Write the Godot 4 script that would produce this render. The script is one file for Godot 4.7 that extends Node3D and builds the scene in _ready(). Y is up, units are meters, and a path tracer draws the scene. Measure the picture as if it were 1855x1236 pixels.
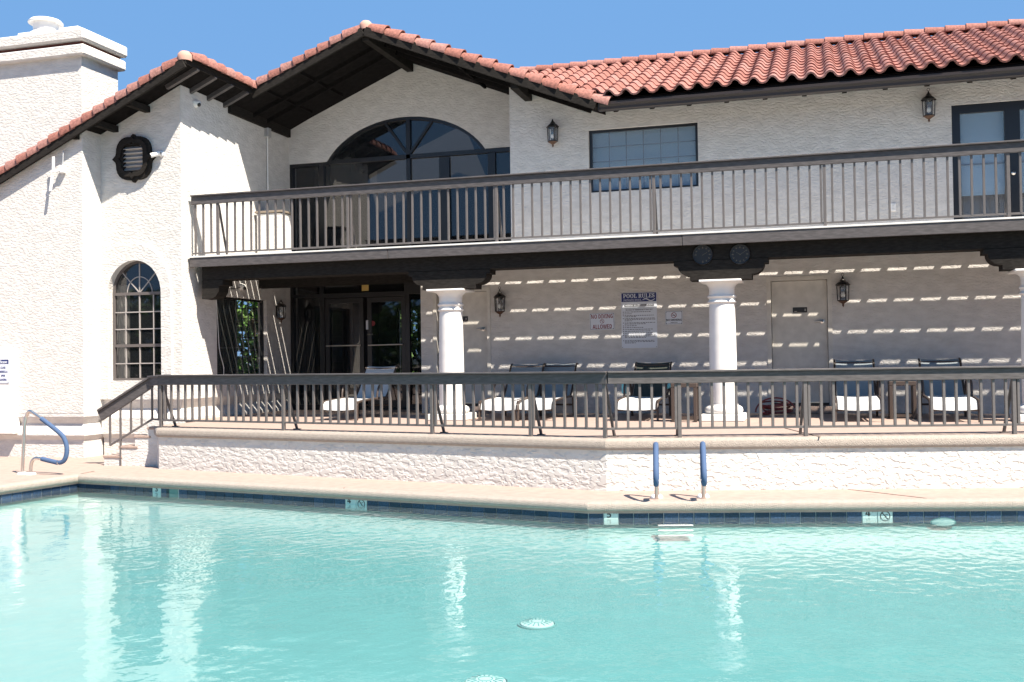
extends Node3D

# ---------------------------------------------------------------- mesh builder
class MB:
	var v := PackedVector3Array()
	var n := PackedVector3Array()
	func tri(a: Vector3, b: Vector3, c: Vector3) -> void:
		var k := (b - a).cross(c - a)
		if k.length_squared() < 1e-16:
			return
		k = k.normalized()
		v.append(a); v.append(c); v.append(b)
		n.append(k); n.append(k); n.append(k)
	func quad(a: Vector3, b: Vector3, c: Vector3, d: Vector3) -> void:
		tri(a, b, c); tri(a, c, d)
	func squad(a: Vector3, b: Vector3, c: Vector3, d: Vector3, na: Vector3, nb: Vector3, nc: Vector3, nd: Vector3) -> void:
		v.append(a); v.append(c); v.append(b); n.append(na); n.append(nc); n.append(nb)
		v.append(a); v.append(d); v.append(c); n.append(na); n.append(nd); n.append(nc)
	# box with bevelled edges; c centre, s full size
	func box(c: Vector3, s: Vector3, bevel := 0.0, b := Basis.IDENTITY) -> void:
		var h := s * 0.5
		if bevel <= 0.0:
			for ax in 3:
				for sg in [-1.0, 1.0]:
					var nn := Vector3.ZERO; nn[ax] = sg
					var u := Vector3.ZERO; u[(ax + 1) % 3] = 1.0
					var w := Vector3.ZERO; w[(ax + 2) % 3] = sg
					var o := nn * h[ax]
					var hu: Vector3 = u * h[(ax + 1) % 3]
					var hw: Vector3 = w * h[(ax + 2) % 3]
					quad(c + b * (o - hu - hw), c + b * (o + hu - hw), c + b * (o + hu + hw), c + b * (o - hu + hw))
			return
		var k: float = minf(bevel, minf(h.x, minf(h.y, h.z)) * 0.9)
		for ax in 3:
			var i1 := (ax + 1) % 3
			var i2 := (ax + 2) % 3
			for sg in [-1.0, 1.0]:
				var p: Array[Vector3] = []
				for q in [[-1, -1], [1, -1], [1, 1], [-1, 1]]:
					var x := Vector3.ZERO
					x[ax] = sg * h[ax]; x[i1] = q[0] * (h[i1] - k); x[i2] = q[1] * sg * (h[i2] - k)
					p.append(c + b * x)
				quad(p[0], p[1], p[2], p[3])
			# edges parallel to ax
			for s1 in [-1.0, 1.0]:
				for s2 in [-1.0, 1.0]:
					var e: Array[Vector3] = []
					for q in [[-1, 0], [1, 0], [1, 1], [-1, 1]]:
						var x := Vector3.ZERO
						x[ax] = q[0] * (h[ax] - k)
						if q[1] == 0:
							x[i1] = s1 * h[i1]; x[i2] = s2 * (h[i2] - k)
						else:
							x[i1] = s1 * (h[i1] - k); x[i2] = s2 * h[i2]
						e.append(c + b * x)
					if s1 * s2 > 0:
						quad(e[0], e[1], e[2], e[3])
					else:
						quad(e[3], e[2], e[1], e[0])
		for sx in [-1.0, 1.0]:
			for sy in [-1.0, 1.0]:
				for sz in [-1.0, 1.0]:
					var a := c + b * Vector3(sx * h.x, sy * (h.y - k), sz * (h.z - k))
					var d := c + b * Vector3(sx * (h.x - k), sy * h.y, sz * (h.z - k))
					var e2 := c + b * Vector3(sx * (h.x - k), sy * (h.y - k), sz * h.z)
					if sx * sy * sz > 0: tri(a, d, e2)
					else: tri(a, e2, d)
	func span(x0: float, x1: float, y0: float, y1: float, z0: float, z1: float, bevel := 0.0) -> void:
		box(Vector3((x0 + x1) / 2, (y0 + y1) / 2, (z0 + z1) / 2), Vector3(absf(x1 - x0), absf(y1 - y0), absf(z1 - z0)), bevel)
	# a bar from p to q; w across (horizontal), h along up
	func bar(p: Vector3, q: Vector3, w: float, h: float, bevel := 0.0, up := Vector3.UP) -> void:
		var x := (q - p).normalized()
		var z := x.cross(up).normalized()
		if z.length() < 0.5:
			z = x.cross(Vector3(0, 0, 1)).normalized()
		var y := z.cross(x)
		box((p + q) / 2, Vector3(p.distance_to(q), h, w), bevel, Basis(x, y, z))
	func tube(pts: Array, r: float, sides := 8, caps := true) -> void:
		var last := pts.size() - 1
		var rings: Array = []
		var nr: Array = []
		var ref := Vector3.UP
		var t0: Vector3 = (pts[1] - pts[0]).normalized()
		if absf(t0.dot(ref)) > 0.9: ref = Vector3(0, 0, 1)
		for i in pts.size():
			var t: Vector3
			if i == 0: t = pts[1] - pts[0]
			elif i == last: t = pts[last] - pts[last - 1]
			else: t = (pts[i + 1] - pts[i]).normalized() + (pts[i] - pts[i - 1]).normalized()
			t = t.normalized()
			var a := (ref - t * ref.dot(t)).normalized()
			ref = a
			var b := t.cross(a)
			var ring: Array = []
			var nn: Array = []
			for k in sides:
				var an := TAU * k / sides
				var d := a * cos(an) + b * sin(an)
				ring.append(pts[i] + d * r); nn.append(d)
			rings.append(ring); nr.append(nn)
		for i in last:
			for k in sides:
				var k2 := (k + 1) % sides
				squad(rings[i][k], rings[i][k2], rings[i + 1][k2], rings[i + 1][k], nr[i][k], nr[i][k2], nr[i + 1][k2], nr[i + 1][k])
		if caps:
			for k in sides:
				var k2 := (k + 1) % sides
				tri(pts[0], rings[0][k2], rings[0][k])
				tri(pts[last], rings[last][k], rings[last][k2])
	# profile: Vector2(radius, y), bottom to top
	func lathe(o: Vector3, prof: Array, segs := 24, b := Basis.IDENTITY) -> void:
		for i in prof.size() - 1:
			var p: Vector2 = prof[i]
			var q: Vector2 = prof[i + 1]
			var e := q - p
			if e.length() < 1e-6: continue
			var nn := Vector2(e.y, -e.x).normalized()
			var n0 := nn
			var n1 := nn
			if i > 0:
				var e0: Vector2 = (prof[i] - prof[i - 1])
				var m := Vector2(e0.y, -e0.x).normalized()
				if m.dot(nn) > 0.6: n0 = (m + nn).normalized()
			if i < prof.size() - 2:
				var e1: Vector2 = (prof[i + 2] - prof[i + 1])
				var m := Vector2(e1.y, -e1.x).normalized()
				if m.dot(nn) > 0.6: n1 = (m + nn).normalized()
			for k in segs:
				var a := TAU * k / segs
				var c := TAU * (k + 1) / segs
				var da := Vector3(cos(a), 0, -sin(a))
				var dc := Vector3(cos(c), 0, -sin(c))
				var up := Vector3.UP
				squad(o + b * (da * p.x + up * p.y), o + b * (dc * p.x + up * p.y), o + b * (dc * q.x + up * q.y), o + b * (da * q.x + up * q.y),
					b * (da * n0.x + up * n0.y), b * (dc * n0.x + up * n0.y), b * (dc * n1.x + up * n1.y), b * (da * n1.x + up * n1.y))
	# extruded outline (x, y) with holes; front face at z = 0, back at z = -d
	func panel(outline: PackedVector2Array, holes: Array, d: float, xf := Transform3D.IDENTITY) -> void:
		if Geometry2D.is_polygon_clockwise(outline): outline.reverse()
		var lo := outline[0]
		var hi := outline[0]
		for p in outline:
			lo = lo.min(p); hi = hi.max(p)
		var cuts: Array = [lo.x - 1.0, hi.x + 1.0]
		for h in holes:
			var a: Vector2 = h[0]
			var c: Vector2 = h[0]
			for p in h:
				a = a.min(p); c = c.max(p)
			cuts.append((a.x + c.x) / 2)
		cuts.sort()
		for i in cuts.size() - 1:
			var strip := PackedVector2Array([Vector2(cuts[i], lo.y - 1), Vector2(cuts[i + 1], lo.y - 1), Vector2(cuts[i + 1], hi.y + 1), Vector2(cuts[i], hi.y + 1)])
			var polys: Array = Geometry2D.intersect_polygons(strip, outline)
			for h in holes:
				var next: Array = []
				for p in polys:
					next.append_array(Geometry2D.clip_polygons(p, h))
				polys = next
			for p in polys:
				var q: PackedVector2Array = p
				if q.size() < 3: continue
				var idx := Geometry2D.triangulate_polygon(q)
				for t in range(0, idx.size(), 3):
					var a := q[idx[t]]
					var b2 := q[idx[t + 1]]
					var c := q[idx[t + 2]]
					if (b2 - a).cross(c - a) < 0:
						var s := b2
						b2 = c; c = s
					tri(xf * Vector3(a.x, a.y, 0), xf * Vector3(b2.x, b2.y, 0), xf * Vector3(c.x, c.y, 0))
					tri(xf * Vector3(a.x, a.y, -d), xf * Vector3(c.x, c.y, -d), xf * Vector3(b2.x, b2.y, -d))
		var loops: Array = [outline]
		for h in holes:
			var r: PackedVector2Array = h.duplicate()
			if not Geometry2D.is_polygon_clockwise(r): r.reverse()
			loops.append(r)
		for l in loops:
			for i in l.size():
				var a: Vector2 = l[i]
				var c: Vector2 = l[(i + 1) % l.size()]
				quad(xf * Vector3(a.x, a.y, -d), xf * Vector3(c.x, c.y, -d), xf * Vector3(c.x, c.y, 0), xf * Vector3(a.x, a.y, 0))
	# profile (out, y) top to bottom swept along a plan path (x, z); outward is to the right of travel seen from above (x right, z down)
	func sweep(path: Array, prof: Array, smooth := false) -> void:
		var m: Array = []
		for i in path.size():
			var d0: Vector2 = (path[i] - path[i - 1]).normalized() if i > 0 else (path[1] - path[0]).normalized()
			var d1: Vector2 = (path[i + 1] - path[i]).normalized() if i < path.size() - 1 else d0
			var n0 := Vector2(-d0.y, d0.x)
			var n1 := Vector2(-d1.y, d1.x)
			var s := (n0 + n1).normalized()
			m.append(s / maxf(0.3, s.dot(n0)))
		var pn: Array = []
		for j in prof.size():
			var t: Vector2 = Vector2.ZERO
			if j > 0: t += (prof[j] - prof[j - 1]).normalized()
			if j < prof.size() - 1: t += (prof[j + 1] - prof[j]).normalized()
			pn.append(Vector2(-t.y, t.x).normalized())
		for i in path.size() - 1:
			var d: Vector2 = (path[i + 1] - path[i]).normalized()
			var nn := Vector2(-d.y, d.x)
			for j in prof.size() - 1:
				var P := func(k: int, l: int) -> Vector3:
					var w: Vector2 = path[k] + m[k] * prof[l].x
					return Vector3(w.x, prof[l].y, w.y)
				if smooth:
					var N := func(l: int) -> Vector3: return Vector3(nn.x * pn[l].x, pn[l].y, nn.y * pn[l].x)
					squad(P.call(i, j + 1), P.call(i + 1, j + 1), P.call(i + 1, j), P.call(i, j), N.call(j + 1), N.call(j + 1), N.call(j), N.call(j))
				else:
					quad(P.call(i, j + 1), P.call(i + 1, j + 1), P.call(i + 1, j), P.call(i, j))
	func mesh() -> ArrayMesh:
		var a: Array = []
		a.resize(Mesh.ARRAY_MAX)
		a[Mesh.ARRAY_VERTEX] = v
		a[Mesh.ARRAY_NORMAL] = n
		var am := ArrayMesh.new()
		am.add_surface_from_arrays(Mesh.PRIMITIVE_TRIANGLES, a)
		return am

# ---------------------------------------------------------------- scene helpers
func put(called: String, m: MB, material: Material, parent: Node = null, at := Transform3D.IDENTITY) -> MeshInstance3D:
	return put_mesh(called, m.mesh(), material, parent, at)

func put_mesh(called: String, m: Mesh, material: Material, parent: Node = null, at := Transform3D.IDENTITY) -> MeshInstance3D:
	var o := MeshInstance3D.new()
	o.name = called
	o.mesh = m
	o.material_override = material
	o.transform = at
	(parent if parent else self).add_child(o, true)
	return o

func thing(called: String, label: String, category: String, at := Vector3.ZERO, turn := 0.0, group := "") -> Node3D:
	var o := Node3D.new()
	o.name = called
	add_child(o, true)
	o.position = at
	o.rotation.y = turn
	tag(o, label, category, group)
	return o

func tag(o: Node, label: String, category: String, group := "") -> Node:
	o.set_meta("label", label)
	o.set_meta("category", category)
	if group: o.set_meta("group", group)
	return o

func struct(o: Node) -> Node:
	o.set_meta("kind", "structure")
	return o

func copy(o: Node3D, at: Vector3, turn: float, label: String) -> Node3D:
	var c: Node3D = o.duplicate()
	add_child(c, true)
	c.position = at
	c.rotation.y = turn
	c.set_meta("label", label)
	return c

# ---------------------------------------------------------------- materials
var M := {}
var T := {}

func noise_tex(key: String, size: int, freq: float, type: int, fractal: int, octaves: int, low: float, high: float, warp := 0.0, warp_freq := 0.02, normal := 0.0, cut := Vector2(0, 1)) -> NoiseTexture2D:
	var f := FastNoiseLite.new()
	f.seed = key.hash() % 1000
	f.noise_type = type
	f.fractal_type = fractal
	f.fractal_octaves = octaves
	f.frequency = freq
	if warp > 0.0:
		f.domain_warp_enabled = true
		f.domain_warp_amplitude = warp
		f.domain_warp_frequency = warp_freq
		f.domain_warp_fractal_type = FastNoiseLite.DOMAIN_WARP_FRACTAL_NONE
	var t := NoiseTexture2D.new()
	t.width = size; t.height = size
	t.seamless = true
	t.seamless_blend_skirt = 0.15
	t.noise = f
	if normal > 0.0:
		t.as_normal_map = true
		t.bump_strength = normal
	else:
		var g := Gradient.new()
		g.offsets = PackedFloat32Array([cut.x, cut.y])
		g.colors = PackedColorArray([Color(low, low, low), Color(high, high, high)])
		t.color_ramp = g
	T[key] = t
	return t

func mat(key: String, c: Color, rough := 0.85, metal := 0.0) -> StandardMaterial3D:
	var m := StandardMaterial3D.new()
	m.resource_name = key
	m.albedo_color = c.linear_to_srgb()
	m.roughness = rough
	m.metallic = metal
	M[key] = m
	return m

func textured(m: StandardMaterial3D, tint: String, relief: String, relief_cm: float, scale: Vector3) -> void:
	m.uv1_triplanar = true
	m.uv1_world_triplanar = true
	m.uv1_scale = scale
	m.uv1_triplanar_sharpness = 8.0
	if tint: m.albedo_texture = T[tint]
	if relief:
		m.heightmap_enabled = true
		m.heightmap_texture = T[relief]
		m.heightmap_scale = relief_cm

func materials() -> void:
	noise_tex("lace", 1024, 0.020, FastNoiseLite.TYPE_SIMPLEX_SMOOTH, FastNoiseLite.FRACTAL_FBM, 3, 0.0, 1.0, 22.0, 0.02, 0.0, Vector2(0.36, 0.56))
	noise_tex("coarse", 1024, 0.017, FastNoiseLite.TYPE_SIMPLEX_SMOOTH, FastNoiseLite.FRACTAL_FBM, 4, 0.0, 1.0, 34.0, 0.02, 0.0, Vector2(0.34, 0.60))
	noise_tex("ripple", 1024, 0.028, FastNoiseLite.TYPE_SIMPLEX_SMOOTH, FastNoiseLite.FRACTAL_FBM, 3, 0.0, 1.0, 12.0, 0.02)
	noise_tex("grain", 512, 0.06, FastNoiseLite.TYPE_SIMPLEX_SMOOTH, FastNoiseLite.FRACTAL_FBM, 4, 0.0, 1.0)
	noise_tex("cloudy", 512, 0.012, FastNoiseLite.TYPE_SIMPLEX_SMOOTH, FastNoiseLite.FRACTAL_FBM, 5, 0.90, 1.0)
	noise_tex("faint", 512, 0.012, FastNoiseLite.TYPE_SIMPLEX_SMOOTH, FastNoiseLite.FRACTAL_FBM, 4, 0.95, 1.0)
	noise_tex("blotch", 512, 0.02, FastNoiseLite.TYPE_SIMPLEX_SMOOTH, FastNoiseLite.FRACTAL_FBM, 5, 0.68, 1.0)
	noise_tex("glaze", 512, 0.03, FastNoiseLite.TYPE_SIMPLEX_SMOOTH, FastNoiseLite.FRACTAL_FBM, 4, 0.35, 1.0)
	noise_tex("wood", 512, 0.02, FastNoiseLite.TYPE_SIMPLEX_SMOOTH, FastNoiseLite.FRACTAL_FBM, 5, 0.72, 1.0)
	noise_tex("weave", 256, 0.12, FastNoiseLite.TYPE_SIMPLEX_SMOOTH, FastNoiseLite.FRACTAL_NONE, 1, 0.88, 1.0)
	textured(mat("stucco", Color(0.61, 0.597, 0.575), 0.93), "cloudy", "lace", 0.30, Vector3(0.50, 1.05, 0.50))
	textured(mat("rough_stucco", Color(0.63, 0.61, 0.58), 0.93), "cloudy", "coarse", 0.7, Vector3(0.47, 0.75, 0.47))
	textured(mat("smooth_white", Color(0.72, 0.71, 0.69), 0.55), "faint", "", 0, Vector3(0.7, 0.7, 0.7))
	textured(mat("pavement", Color(0.355, 0.268, 0.230), 0.9), "cloudy", "grain", 0.25, Vector3(0.9, 0.9, 0.9))
	textured(mat("coping", Color(0.37, 0.32, 0.28), 0.92), "cloudy", "grain", 0.9, Vector3(2.2, 2.2, 2.2))
	textured(mat("ground", Color(0.36, 0.31, 0.26), 0.95), "blotch", "", 0, Vector3(0.2, 0.2, 0.2))
	textured(mat("trim", Color(0.100, 0.090, 0.091), 0.62), "wood", "", 0, Vector3(0.6, 3.0, 0.6))
	textured(mat("rail_metal", Color(0.115, 0.104, 0.102), 0.5), "cloudy", "", 0, Vector3(2, 2, 2))
	textured(mat("dark_wood", Color(0.032, 0.029, 0.0265), 0.72), "wood", "grain", 0.15, Vector3(0.7, 3.0, 0.7))
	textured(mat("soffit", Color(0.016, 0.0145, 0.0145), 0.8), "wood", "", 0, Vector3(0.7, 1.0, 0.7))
	textured(mat("deck_coating", Color(0.70, 0.685, 0.66), 0.8), "cloudy", "", 0, Vector3(1, 1, 1))
	mat("skimmer_green", Color(0.10, 0.21, 0.19), 0.6)
	M.dark_wood.metallic_specular = 0.15
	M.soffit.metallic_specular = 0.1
	mat("flashing", Color(0.62, 0.62, 0.6), 0.5)
	mat("gutter", Color(0.030, 0.022, 0.020), 0.4)
	mat("frame", Color(0.012, 0.013, 0.015), 0.35)
	mat("bronze_frame", Color(0.10, 0.088, 0.085), 0.5)
	mat("muntin", Color(0.30, 0.28, 0.27), 0.5)
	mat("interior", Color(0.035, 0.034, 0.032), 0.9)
	mat("curtain", Color(0.42, 0.40, 0.37), 0.95)
	mat("blind", Color(0.13, 0.235, 0.33), 0.6)
	mat("blind_line", Color(0.045, 0.085, 0.13), 0.6)
	textured(mat("door_paint", Color(0.62, 0.60, 0.55), 0.55), "cloudy", "", 0, Vector3(0.8, 0.8, 0.8))
	mat("black_metal", Color(0.016, 0.014, 0.013), 0.45, 0.3)
	mat("rust_metal", Color(0.085, 0.042, 0.024), 0.7)
	mat("black_plastic", Color(0.012, 0.012, 0.013), 0.4)
	mat("steel", Color(0.62, 0.60, 0.57), 0.28, 1.0)
	mat("galvanised", Color(0.45, 0.46, 0.47), 0.45, 0.6)
	mat("white_plastic", Color(0.74, 0.74, 0.73), 0.4)
	mat("bulb", Color(0.8, 0.8, 0.76), 0.25)
	textured(mat("sleeve", Color(0.055, 0.10, 0.20), 0.85), "weave", "", 0, Vector3(6, 6, 6))
	mat("band", Color(0.012, 0.016, 0.045), 0.6)
	textured(mat("plaster", Color(0.055, 0.245, 0.250), 0.9), "faint", "", 0, Vector3(0.35, 0.35, 0.35))
	for i in 3:
		var k: float = [1.0, 1.35, 0.75][i]
		var m := mat("pool_tile_%d" % i, Color(0.040 * k, 0.080 * k, 0.165 * k), 0.12)
		textured(m, "glaze", "", 0, Vector3(3.1 + i, 5.0, 3.1 + i))
	mat("grout", Color(0.42, 0.47, 0.47), 0.8)
	mat("marker_tile", Color(0.40, 0.52, 0.50), 0.25)
	mat("cover_cyan", Color(0.30, 0.50, 0.49), 0.5)
	mat("ink", Color(0.012, 0.012, 0.014), 0.6)
	mat("sign_white", Color(0.62, 0.66, 0.72), 0.4)
	mat("sign_blue", Color(0.012, 0.024, 0.13), 0.4)
	mat("sign_red", Color(0.20, 0.012, 0.02), 0.5)
	mat("sign_yellow", Color(0.62, 0.42, 0.12), 0.5)
	textured(mat("sling", Color(0.58, 0.60, 0.61), 0.8), "weave", "", 0, Vector3(8, 8, 8))
	textured(mat("sling_blue", Color(0.27, 0.31, 0.335), 0.8), "weave", "", 0, Vector3(8, 8, 8))
	textured(mat("sling_green", Color(0.05, 0.06, 0.05), 0.8), "weave", "", 0, Vector3(8, 8, 8))
	mat("brown_frame", Color(0.055, 0.040, 0.033), 0.45)
	mat("turquoise_cloth", Color(0.18, 0.52, 0.58), 0.9)
	mat("hose_red", Color(0.17, 0.025, 0.025), 0.4)
	textured(mat("brick_red", Color(0.20, 0.07, 0.05), 0.9), "blotch", "", 0, Vector3(3, 3, 3))
	mat("dial_figures", Color(0.11, 0.09, 0.065), 0.6)
	mat("counter", Color(0.20, 0.165, 0.13), 0.6)
	for i in 5:
		var c: Color = [Color(0.38, 0.160, 0.128), Color(0.42, 0.185, 0.152), Color(0.34, 0.135, 0.105), Color(0.41, 0.20, 0.17), Color(0.365, 0.148, 0.115)][i]
		textured(mat("clay_%d" % i, c, 0.85), "blotch", "grain", 0.2, Vector3(1.7, 1.7, 1.7))
	mat("mortar", Color(0.46, 0.27, 0.215), 0.95)
	mat("bark", Color(0.10, 0.075, 0.055), 0.9)
	var g := mat("leaf", Color(0.075, 0.16, 0.03), 0.6)
	g.vertex_color_use_as_albedo = true
	g.backlight_enabled = true
	g.backlight = Color(0.35, 0.5, 0.15)
	var glass := mat("glass", Color(0.9, 0.95, 1.0), 0.01)
	glass.transparency = BaseMaterial3D.TRANSPARENCY_ALPHA
	glass.albedo_color.a = 0.1
	var clear := mat("clear_glass", Color(0.3, 0.33, 0.33), 0.01)
	clear.transparency = BaseMaterial3D.TRANSPARENCY_ALPHA
	clear.albedo_color.a = 0.12
	var tint := mat("tinted_glass", Color(0.016, 0.018, 0.021), 0.02)
	tint.transparency = BaseMaterial3D.TRANSPARENCY_ALPHA
	tint.albedo_color.a = 0.6
	tint.metallic_specular = 0.75
	var w := mat("water", Color(0.8, 0.95, 0.95), 0.0)
	w.transparency = BaseMaterial3D.TRANSPARENCY_ALPHA
	w.albedo_color.a = 0.04
	textured(w, "", "ripple", 0.035, Vector3(0.5, 1.0, 0.8))

# ---------------------------------------------------------------- layout (metres; water surface y = 0)
const XS := -9.83      # wing side wall
const ZW := -14.56     # wing front
const ZL := -14.11     # projecting left bay front
const XW := -11.36     # bay right side
const Z1 := -18.15     # recessed wall
const Z2 := -16.95     # long wall
const ZB := -16.05     # gable barge / gutter
const ZR := -14.02     # bay barge
const ZF := -14.72     # balcony front
const ZC := -15.05     # columns
const RX := -7.24      # gable ridge
const DY := 0.755      # terrace
const CY := 0.175      # pool deck
const SUN := Vector3(-0.63, -1.0, -0.40)
var rng := RandomNumberGenerator.new()
var house: Node3D

func _ready() -> void:
	rng.seed = 7
	var cam := Camera3D.new()
	cam.name = "camera"
	add_child(cam)
	cam.position = Vector3(0, 1.6501, 0)
	cam.rotation_order = EULER_ORDER_YXZ
	cam.rotation = Vector3(0.0189, 0.2859, -0.0140)
	cam.fov = rad_to_deg(2.0 * atan(618.0 / 1878.5))
	cam.near = 0.05
	cam.far = 3000.0
	var env := Environment.new()
	env.background_mode = Environment.BG_SKY
	var sky := ProceduralSkyMaterial.new()
	sky.sky_top_color = Color(0.066, 0.151, 0.299).linear_to_srgb()
	sky.sky_horizon_color = Color(0.1035, 0.192, 0.324).linear_to_srgb()
	sky.sky_curve = 0.15
	sky.ground_bottom_color = Color(0.25, 0.22, 0.19).linear_to_srgb()
	sky.ground_horizon_color = Color(0.30, 0.30, 0.29).linear_to_srgb()
	sky.sun_angle_max = 12.0
	sky.sun_curve = 0.1
	env.sky = Sky.new()
	env.sky.sky_material = sky
	env.tonemap_mode = Environment.TONE_MAPPER_LINEAR
	env.tonemap_exposure = 2.65
	env.sdfgi_enabled = true
	env.ssao_enabled = true
	env.ssil_enabled = true
	var we := WorldEnvironment.new()
	we.name = "environment"
	we.environment = env
	add_child(we)
	var sun := DirectionalLight3D.new()
	sun.name = "sun"
	sun.light_energy = 1.6
	sun.light_color = Color(1.0, 0.955, 0.89)
	sun.light_angular_distance = 0.53
	sun.shadow_enabled = true
	add_child(sun)
	sun.look_at_from_position(Vector3.ZERO, SUN, Vector3.UP)

	materials()
	site()
	terrace()
	house_shell()
	roofs()
	windows_and_doors()
	balcony()
	columns()
	terrace_railing()
	balcony_railing()
	stairs()
	pool_fittings()
	wall_fittings()
	signs()
	furniture()
	trees()

# ---------------------------------------------------------------- pool and ground
const POOL := [Vector2(-10.75, -3.6), Vector2(-9.72, -11.95), Vector2(-2.305, -10.562), Vector2(7.5, -12.9), Vector2(7.5, -3.6)]

func offset_poly(k: float) -> PackedVector2Array:
	var p := PackedVector2Array(POOL)
	var r: Array = Geometry2D.offset_polygon(p, k, Geometry2D.JOIN_MITER)
	return r[0]

func site() -> void:
	var far := MB.new()
	for q in [[-600, -600, 600, -45], [-600, 40, 600, 600], [-600, -45, -45, 40], [45, -45, 600, 40]]:
		far.quad(Vector3(q[0], 0.10, q[3]), Vector3(q[2], 0.10, q[3]), Vector3(q[2], 0.10, q[1]), Vector3(q[0], 0.10, q[1]))
	struct(put("ground", far, M.ground))
	# pool deck: a sheet with the pool cut out, joints left as gaps over a darker bed
	var deck := MB.new()
	var hole := offset_poly(-0.02)
	var rect := PackedVector2Array([Vector2(-46, -46), Vector2(46, -46), Vector2(46, 41), Vector2(-46, 41)])
	var mm := MB.new()
	mm.panel(rect, [hole], 0.12, Transform3D(Basis(Vector3(1, 0, 0), Vector3(0, 0, 1), Vector3(0, 1, 0)), Vector3(0, CY, 0)))
	flip(mm)
	var d := put("pool_deck", mm, M.pavement)
	struct(d)
	# joint strips in the deck
	for q in [[Vector2(1.12, -11.38), Vector2(0.30, -12.06)], [Vector2(-9.74, -11.98), Vector2(-9.78, -12.35)], [Vector2(-5.35, -11.12), Vector2(-5.38, -11.2)]]:
		var jm := MB.new()
		jm.bar(Vector3(q[0].x, CY + 0.002, q[0].y), Vector3(q[1].x, CY + 0.002, q[1].y), 0.012, 0.004)
		put("expansion_joint", jm, M.bark, d)
	# rounded coping along the pool edge
	var lip := MB.new()
	var path: Array = []
	var e := offset_poly(0.0)
	for p in POOL: path.append(p)
	path.append(POOL[0])
	var prof: Array = [Vector2(-0.06, CY + 0.004), Vector2(0.02, CY + 0.004), Vector2(0.048, CY - 0.006), Vector2(0.062, CY - 0.03), Vector2(0.06, CY - 0.075), Vector2(0.045, CY - 0.092), Vector2(0.0, CY - 0.095)]
	lip.sweep(path, prof, true)
	var cop := put("pool_coping", lip, M.coping)
	struct(cop)
	# basin: walls and floor
	var bas := MB.new()
	bas.sweep(path, [Vector2(-0.02, 0.09), Vector2(-0.02, -0.08), Vector2(0.0, -0.14), Vector2(0.06, -0.21), Vector2(0.15, -0.262), Vector2(0.28, -0.29), Vector2(0.45, -0.30)], true)
	var fl := offset_poly(-0.40)
	var idx := Geometry2D.triangulate_polygon(fl)
	for t in range(0, idx.size(), 3):
		var a := fl[idx[t]]; var b := fl[idx[t + 1]]; var c := fl[idx[t + 2]]
		var A := Vector3(a.x, -0.30, a.y); var B := Vector3(b.x, -0.30, b.y); var C := Vector3(c.x, -0.30, c.y)
		if (B - A).cross(C - A).y > 0: bas.tri(A, B, C)
		else: bas.tri(A, C, B)
	var basin := put("pool_basin", bas, M.plaster)
	struct(basin)
	waterline(basin)
	water_sheet()

func flip(m: MB) -> void:
	# after a mirrored transform: turn winding and normals together so that both face outwards
	for i in range(0, m.v.size(), 3):
		var t := m.v[i + 1]
		m.v[i + 1] = m.v[i + 2]; m.v[i + 2] = t
		for k in 3: m.n[i + k] = -m.n[i + k]

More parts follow.
